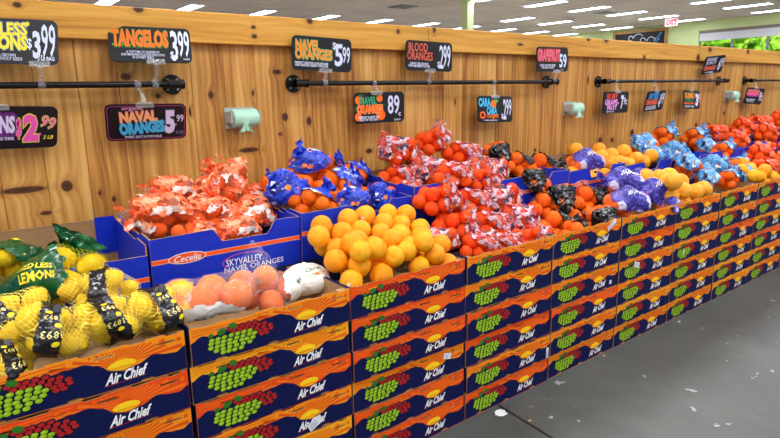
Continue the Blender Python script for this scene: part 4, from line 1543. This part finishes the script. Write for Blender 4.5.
def rail(xa, xb, label, ends):
    root = empty('hanging_rail', ((xa + xb) / 2, WALL_Y, RZ))
    tag(root, label, 'rail', 'black pipe rails on the wooden wall')
    c = (xa + xb) / 2
    y = RAIL_Y - WALL_Y
    f = MB()
    f.tube([(xa - c, y, 0), (xb - c, y, 0)], .0115, IRON, 14)
    f.build('pipe', root)
    for e in ends:
        xe = (xa if e == 'L' else xb) - c
        s_ = 1 if e == 'L' else -1
        f = MB()
        f.tube([(xe + s_ * .014, 0, 0), (xe + s_ * .014, -.010, 0)], .040, IRON, 24)
        f.tube([(xe + s_ * .014, -.01, 0), (xe + s_ * .014, -.028, 0)], .020, IRON, 16)
        f.build('wall_flange', root)
        for q in range(4):
            g = MB()
            a = PI / 4 + q * PI / 2
            g.tube([(xe + s_ * .014 + .028 * math.cos(a), -.010, .028 * math.sin(a)), (xe + s_ * .014 + .028 * math.cos(a), -.014, .028 * math.sin(a))], .005, mat('screw_steel', (170, 170, 172), .35, .5, .8), 8)
            g.build('screw', root)
        g = MB()
        g.tube([(xe + s_ * .014, -.028, 0), (xe + s_ * .014, y + .012, 0)], .016, IRON, 14)
        g.tube([(xe - s_ * .012, y, 0), (xe + s_ * .045, y, 0)], .0165, IRON, 14)
        g.tube([(xe + s_ * .045, y, 0), (xe + s_ * .052, y, 0)], .0195, IRON, 14)
        g.tube([(xe - s_ * .012, y, 0), (xe - s_ * .004, y, 0)], .0195, IRON, 14)
        g.build('elbow', root)


rail(-.35, .875, 'black iron pipe rail at the left with lemon and tangelo signs', 'R')
rail(1.40, 3.275, 'black iron pipe rail in the middle carrying the navel orange signs', 'LR')
rail(3.83, 5.72, 'black iron pipe rail right of the middle carrying the ruby grapefruit sign', 'LR')
rail(6.24, 7.6, 'black iron pipe rail at the right edge of the photo', 'L')

SIGNC = {}


def C_(name, rgb):
    return mat('sign_paint_' + name, rgb, .55, .35)


W_ = C_('white', (214, 222, 250))
CLIP = clear_mat('clear_plastic_clip', (236, 238, 242), .16)
SW, SH = .29, .150


violet_ = C_('pale_pink', (236, 170, 220))


def rrect(w, h, r, n=5):
    pts = []
    for cx, cz, a0 in ((w / 2 - r, h / 2 - r, 0), (-w / 2 + r, h / 2 - r, PI / 2), (-w / 2 + r, -h / 2 + r, PI), (w / 2 - r, -h / 2 + r, 3 * PI / 2)):
        for k in range(n + 1):
            a = a0 + PI / 2 * k / n
            pts.append((cx + r * math.cos(a), cz + r * math.sin(a)))
    return pts


def sign(loc, rot, above, label, items, border=None, clip_u=.0, art=None):
    root = empty('price_sign', loc, rot)
    tag(root, label, 'sign', 'hand lettered price signs on the rails')
    MB().slab([rrect(SW, SH, .022)], -.002, .002, BLACKP).build('board', root)
    y = -.0024
    for an, loops, am, ay in (art or []):
        f = MB()
        for lp in loops:
            f.sheet([lp], ay, am)
        f.build(an, root)
    if border:
        f = MB()
        f.slab([rrect(SW - .012, SH - .012, .018), rrect(SW - .016, SH - .016, .016)], y - .0001, y + .0002, border)
        f.build('border_line', root)
    for it in items:
        body, cx, cz, w, h, m_ = it[:6]
        kw = it[6] if len(it) > 6 else {}
        f = MB()
        lettering(f, body, cx * SW, cz * SH, w * SW, h * SH, m_, y - .0003, **kw)
        f.build('lettering', root)
    # clip that grips the board and snaps round the rail (built upright in the world, then carried by the sign)
    M = Matrix.LocRotScale(Vector(loc), __import__('mathutils').Euler(rot), None)
    Mi = M.inverted()
    edge = M @ Vector((clip_u * SW, 0, (-SH / 2 if above else SH / 2)))
    railp = Vector((edge.x + (.004 if above else -.006), RAIL_Y, RZ))
    f = MB()
    f.box((clip_u * SW - .032, -.006, (-SH / 2 - .006) if above else (SH / 2 - .012)), (clip_u * SW + .032, -.0026, (-SH / 2 + .012) if above else (SH / 2 + .006)), CLIP)
    f.box((clip_u * SW - .032, .0026, (-SH / 2 - .006) if above else (SH / 2 - .012)), (clip_u * SW + .032, .006, (-SH / 2 + .012) if above else (SH / 2 + .006)), CLIP)
    s_ = 1 if above else -1
    f.tube([Mi @ (edge + Vector((0, 0, -.004 * s_))), Mi @ (edge * .5 + railp * .5 + Vector((.004, -.004, 0))), Mi @ (railp + Vector((0, 0, .012 * s_)))], [.010, .007, .009], CLIP, 10)
    f.tube([Mi @ (railp + Vector((-.011, 0, 0))), Mi @ (railp + Vector((.011, 0, 0)))], .0165, CLIP, 14)
    f.build('clip', root)


OUT = dict(outline=.05)
yel, dyel = C_('yellow', (240, 226, 60)), C_('olive', (90, 92, 40))
pink, lil, purp = C_('pink', (240, 90, 190)), C_('lilac', (226, 214, 250)), C_('purple', (110, 40, 130))
oran, dgr, lgr = C_('orange', (252, 112, 20)), C_('dark_green', (40, 110, 40)), C_('green', (90, 190, 60))
peach, cyan = C_('peach', (255, 186, 120)), C_('cyan', (70, 190, 240))
teal = C_('teal', (50, 170, 120))
red, rose, viol = C_('red', (226, 80, 70)), C_('rose', (226, 110, 140)), C_('violet', (230, 150, 230))
gryp = C_('grey_blue', (110, 120, 160))
sal = C_('salmon', (232, 110, 84))
sky = C_('sky', (60, 150, 230))

sign((.317, .814, 1.535), (-.175, .046, -.444), True, 'black price sign above the left rail with yellow seedless lemons lettering',
     [('SEEDLESS', -.13, .26, .62, .30, yel, dict(bold=.04, outline=.05, om=gryp, rot=.03)), ('LEMONS', -.10, -.03, .56, .34, yel, dict(bold=.05, outline=.05, om=gryp)),
      ('$', .20, -.05, .05, .26, W_, dict(bold=.02)), ('3', .275, -.06, .085, .62, W_, dict(bold=.035)), ('.', .325, -.30, .02, .04, W_, {}), ('99', .40, .04, .15, .74, W_, dict(bold=.015)),
      ('CALIFORNIA GROWN\nSWEET AND WITHOUT SEEDS', -.13, -.35, .5, .15, W_, dict(bold=.01)), ('2 LB BAG', .37, -.36, .18, .09, W_, {}),
      (',', .17, .38, .05, .16, yel, dict(bold=.06, rot=-1.0))], clip_u=.30)
sign((.283, .814, 1.251), (.289, .038, .217), False, 'black price sign below the left rail with a big pink 2.99',
     [('LEMONS', -.22, .08, .50, .42, lil, dict(bold=.05, outline=.16, om=purp)), ('SWEETER THAN YOU THINK', -.2, -.25, .45, .08, lil, {}), ('2', .20, -.01, .17, .66, pink, dict(bold=.06, outline=.03, om=yel)),
      ('$', .07, -.02, .06, .5, pink, dict(bold=.03, outline=.03, om=yel)), ('.', .30, -.16, .03, .06, pink, dict(bold=.03)), ('99', .39, .12, .16, .28, pink, dict(bold=.0, outline=.04, om=yel, rot=-.35)), ('2 LB', .39, -.24, .12, .09, yel, dict(shear=.3))], clip_u=-.14)


r2 = random.Random(3)
dl = [(-.46 * SW, 0.0)]
for k in range(23):
    x = (-.455 + k * .029) * SW
    L = r2.uniform(.02, .10) * SH
    dl += [(x, -.03 * SH), (x + .0006, -.03 * SH - L), (x + .0018, -.03 * SH - L), (x + .0026, -.03 * SH)]
dl += [(.21 * SW, 0.0)]
drips = [('paint_drips', [dl], lgr, -.0023)]


sign((.768, .809, 1.538), (-.484, .022, -.278), True, 'black price sign with dripping orange tangelos lettering on the left rail',
     [('TANGELOS', -.12, .16, .68, .50, oran, dict(bold=.045, outline=.05, om=dgr)), ('$', .255, -.30, .045, .24, W_, dict(bold=.02)), ('3', .29, -.02, .085, .88, W_, dict(bold=.02)), ('99', .41, .04, .14, .76, W_, dict(bold=.015)),
      ('A TASTY MIX OF GRAPEFRUIT\nAND MANDARIN FLAVORS RESULTING\nIN A SWEET TREAT', -.10, -.30, .52, .22, W_, dict(bold=.005)), ('2 LB BAG', .43, -.40, .08, .05, W_, {})], art=drips, clip_u=.05)
sign((.725, .809, 1.250), (.417, .009, -.155), False, 'black price sign with peach naval and blue oranges lettering and a pink outline',
     [('organic', -.17, .385, .26, .13, violet_, dict(bold=.01)), ('NAVAL', -.10, .17, .46, .30, peach, dict(bold=.05, outline=.04, om=rose, rot=.05)), ('ORANGES', -.06, -.14, .56, .34, cyan, dict(bold=.05, outline=.03, om=sky, rot=.07)),
      ('5', .29, .0, .13, .66, lil, dict(bold=.06, outline=.02, om=gryp)), ('.', .365, -.08, .02, .04, W_, {}), ('99', .42, .10, .09, .20, W_, dict(bold=.02)), ('4 LB', .41, -.30, .10, .10, gryp, {}), ('SWEET, JUICY & PORTABLE!', -.05, -.40, .46, .08, W_, {})],
     border=C_('pink_line', (180, 70, 140)), clip_u=-.02)
sign((1.526, .813, 1.521), (-.029, .05, -.166), True, 'black price sign with navel oranges lettering and $5.99, above the middle rail',
     [('NAVEL', -.24, .24, .40, .30, C_('amber', (240, 150, 40)), dict(bold=.04, outline=.05, om=teal)), ('ORANGES', -.14, -.02, .62, .32, C_('amber', (240, 150, 40)), dict(bold=.04, outline=.05, om=teal)),
      ('$', .20, .26, .06, .24, W_, dict(bold=.02)), ('5', .28, .0, .14, .66, W_, dict(bold=.02, outline=.02, om=gryp)), ('99', .41, .02, .13, .5, W_, dict(bold=.015)),
      ('PERFECT SIZE FOR LUNCHBOXES\nAND SNACKS! GREAT FOR JUICE', -.18, -.33, .55, .16, W_, {})], clip_u=.05)


orange_art = [('painted_orange', [disc(u * SW, v_ * SH, r, 20)], oran, -.0023) for (u, v_, r) in ((.0, .30, .018), (.02, -.24, .026), (-.40, .26, .022), (-.42, -.28, .02))]
for (u, v_, a) in ((.06, .05, .6), (-.05, .40, -.4), (-.46, .0, 1.2), (-.37, .40, .2)):
    orange_art.append(('painted_leaf', [[(u * SW - .02 * math.cos(a), v_ * SH - .02 * math.sin(a)), (u * SW + .006 * math.sin(a), v_ * SH - .006 * math.cos(a)), (u * SW + .02 * math.cos(a), v_ * SH + .02 * math.sin(a)), (u * SW - .006 * math.sin(a), v_ * SH + .006 * math.cos(a))]], dgr, -.00235))
sign((1.845, .812, 1.272), (.012, -.01, -.112), False, 'black price sign with painted oranges and 89 cents, below the middle rail',
     [('NAVEL', -.22, .24, .32, .24, teal, dict(bold=.04, outline=.04, om=C_('deep', (20, 60, 60)))), ('ORANGES', -.19, -.04, .50, .28, oran, dict(bold=.05, outline=.05, om=peach)), ('89', .28, .08, .24, .62, W_, dict(bold=.015, outline=.01, om=gryp)), ('c', .40, -.24, .05, .12, W_, {}),
      ('SWEETEST & MOST FUN\nFRUIT OF THE YEAR', -.22, -.34, .42, .16, W_, {}), ('EACH', .35, -.42, .12, .06, W_, {})], art=orange_art, clip_u=-.05)
sign((2.177, .813, 1.526), (-.045, .037, -.141), True, 'black price sign with salmon blood oranges lettering and tall 2.99',
     [('BLOOD', -.24, .28, .40, .28, sal, dict(bold=.01)), ('ORANGES', -.20, -.01, .54, .28, sal, dict(bold=.01)), ('$', .20, -.28, .06, .24, W_, {}), ('2', .26, .0, .09, .80, W_, dict(bold=.01)), ('99', .38, .04, .16, .76, W_, dict(bold=.015)),
      ('CANDY LIKE ORANGE\nWITH RED BERRY FLAVOR', -.22, -.31, .46, .16, W_, {})], clip_u=.02)


cara = [('painted_orange', [disc(-.05 * SW, .20 * SH, .024, 20)], oran, -.0023), ('painted_leaf', [disc(.02 * SW, .32 * SH, .018, 14, .010)], lgr, -.0026)]
sign((2.689, .813, 1.237), (-.075, .032, -.026), False, 'black price sign with bright cyan cara cara lettering',
     [('CARA', -.30, .26, .34, .34, cyan, dict(bold=.06)), ('CARA', -.10, -.05, .30, .30, cyan, dict(bold=.06)), ('O', -.36, -.22, .16, .30, oran, dict(bold=.04)), ('ranges', -.08, -.29, .34, .20, oran, dict(bold=.02, shear=.2)),
      ('$', .20, -.28, .06, .22, W_, {}), ('2', .27, .0, .09, .80, W_, dict(bold=.02)), ('99', .39, .08, .16, .66, W_, dict(bold=.015)), ('SWEET AND JUICY', -.12, -.43, .4, .06, W_, {})], art=cara, clip_u=.0)
sign((3.207, .813, 1.529), (-.042, -.004, -.065), True, 'black price sign with pink grapefruit lettering and 59 at its corner',
     [('GRAPEFRUIT', -.12, .16, .70, .46, rose, dict(bold=.03, outline=.06, om=red)), ('59', .33, -.06, .24, .58, W_, dict(bold=.03)), ('SWEET AND PINK FROM\nTHE SUNNY SOUTH', -.16, -.29, .48, .18, W_, {}), ('EACH', .3, -.42, .08, .05, W_, {})], clip_u=.12)
sign((3.944, .812, 1.246), (.013, .012, -.068), False, 'black price sign with red ruby and pink grapefruit lettering',
     [('RUBY', -.15, .28, .42, .26, red, dict(bold=.03)), ('GRAPE-', -.16, .0, .54, .28, viol, dict(bold=.05)), ('FRUIT', -.14, -.25, .38, .22, viol, dict(bold=.04)), ('7', .25, .0, .12, .66, lil, dict(bold=.06)), ('9c', .38, .06, .13, .36, W_, dict(bold=.02)), ('EACH', -.2, -.43, .3, .05, W_, {})], clip_u=.05)
sign((4.479, .811, 1.244), (.179, -.023, .034), False, 'tilted black price sign with blue and orange lettering, right of the ruby grapefruit sign',
     [('SKY RED', -.13, .26, .52, .30, sky, dict(bold=.06)), ('ORANGES', -.18, -.04, .58, .30, sal, dict(bold=.06)), ('$', .2, -.1, .06, .2, W_, {}), ('1', .26, .0, .05, .66, W_, dict(bold=.03)), ('99', .38, .1, .16, .6, W_, dict(bold=.015)),
      ('RICH AND JUICY SEEDLESS\nEATING ORANGES FROM CA', -.16, -.33, .56, .2, W_, {})], clip_u=.0)
sign((5.061, .812, 1.24), (-.112, .037, .01), False, 'small black price sign with amber sumo lettering, rightmost below its rail',
     [('SUMO', -.12, .22, .6, .34, C_('amber', (240, 150, 40)), dict(bold=.05)), ('CITRUS', -.15, -.05, .5, .14, teal, dict(bold=.02)), ('MANDARINS', -.15, -.2, .6, .12, oran, {}), ('3', .3, .0, .16, .7, lil, dict(bold=.06)), ('99', .42, .1, .1, .5, W_, {}), ('THE SWEETEST AROUND', -.15, -.37, .56, .1, W_, {})], clip_u=.0)
sign((5.396, .812, 1.525), (.263, -.074, -.12), True, 'tilted black price sign standing above its rail, below the far window',
     [('ORGANIC', -.16, .32, .5, .2, W_, dict(bold=.02)), ('JUICY', -.16, .10, .5, .2, W_, dict(bold=.02)), ('ORANGES', -.16, -.16, .58, .26, sal, dict(bold=.04)), ('6', .28, .0, .12, .7, W_, dict(bold=.03)), ('99', .41, .08, .14, .56, W_, dict(bold=.015)), ('4 LB BAG', -.16, -.4, .4, .08, W_, {})], clip_u=.0)


pinkband = [('painted_band', [[(-.46 * SW, .05 * SH), (.2 * SW, .05 * SH), (.24 * SW, .40 * SH), (-.42 * SW, .40 * SH)]], rose, -.0023)]
sign((6.291, .812, 1.247), (.137, .066, -.154), False, 'tilted black price sign with a pink band, at the right edge of the photo',
     [('MELO GOLD', -.1, .28, .56, .2, sal, dict(bold=.03)), ('GRAPEFRUIT', -.1, .05, .62, .18, pink, dict(bold=.03)), ('BIG AND SWEET WITH\nVERY LITTLE BITE', -.16, -.28, .5, .2, W_, {}), ('99c', .36, .0, .2, .6, lil, dict(bold=.03))], art=pinkband, clip_u=.0)

# produce bag rolls
MINT = mat('mint_plastic', (176, 226, 206), .35, .5)
CORE = mat('cardboard_core', (150, 96, 60), .8)
for i, (px, py) in enumerate([(244, 118), (575, 108.5), (733, 95.5)]):
    p = atY(px, py, WALL_Y - .05)
    r = empty('produce_bag_roll', (p.x, WALL_Y, p.z))
    tag(r, ['mint plastic bag roll on the wall above the dark blue printed bags', 'mint plastic bag roll on the wall between the middle rail and the next', 'mint plastic bag roll on the wall near the right edge'][i], 'bag roll', 'produce bag rolls on the wall')
    f = MB()
    n = 28
    vs_, fs_ = [], []
    for xx, rad in ((-.056, .014), (-.056, .036), (-.052, .039), (.052, .039), (.056, .036), (.056, .014)):
        for k in range(n):
            a = 2 * PI * k / n
            vs_.append((xx, -.052 + rad * math.cos(a), rad * math.sin(a) * 1.0))
    for q in range(5):
        for k in range(n):
            fs_.append((q * n + k, q * n + (k + 1) % n, (q + 1) * n + (k + 1) % n, (q + 1) * n + k))
    f.add(vs_, fs_, MINT, True)
    f.build('roll', r)
    MB().tube([(-.058, -.052, 0), (.058, -.052, 0)], .0135, CORE, 16).build('core', r)
    f = MB()
    GB = mat('bracket_plastic', (176, 180, 178), .4)
    f.box((-.068, -.008, -.045), (.068, -.001, .045), GB).box((-.068, -.075, -.02), (-.062, -.008, .028), GB).box((.062, -.075, -.02), (.068, -.008, .028), GB)
    f.build('bracket', r)
    f = MB()
    vs_, fs_ = [], []
    for a in range(9):
        for b in range(17):
            s_, q = a / 8, b / 8 - 1
            wd = .014 + abs(s_ - .3) * .06
            vs_.append((q * wd * .6 - .012, -.088 - .012 * math.sin(q * 9) * (s_ + .2) - .01 * s_, - .01 - .042 * s_ - .012 * q * q * s_))
    for a in range(8):
        for b in range(16):
            fs_.append((a * 17 + b, a * 17 + b + 1, (a + 1) * 17 + b + 1, (a + 1) * 17 + b))
    f.add(vs_, fs_, MINT, True)
    f.build('loose_bag_end', r)

# floor scraps
for i, (px, py, s_) in enumerate([(501, 414, .020), (604, 356, .006), (530, 421, .005), (679, 322, .007)]):
    p = atZ(px, py, 0)
    bm = bmesh.new()
    bmesh.ops.create_icosphere(bm, subdivisions=3, radius=s_)
    for vv in bm.verts:
        vv.co *= 1 + noise.noise(vv.co / s_ * 1.6 + Vector((i, 0, 0))) * .6
        vv.co.z = max(vv.co.z * .35, -s_ * .2) + s_ * .2
        vv.co.x *= 1.4
    me = bpy.data.meshes.new('paper_scrap'); bm.to_mesh(me); bm.free()
    me.materials.append(STICK if i == 0 else mat('crumb', (200, 170, 110), .8))
    o = link_mesh('paper_scrap', me, None, (p.x, p.y, 0.001))
    tag(o, ['crumpled white paper scrap on the floor beside a floor joint', 'tiny tan crumb on the floor by the fifth stack', 'tiny tan crumb on the floor right of the paper scrap', 'tiny tan crumb on the floor by the sixth stack'][i], 'scrap')
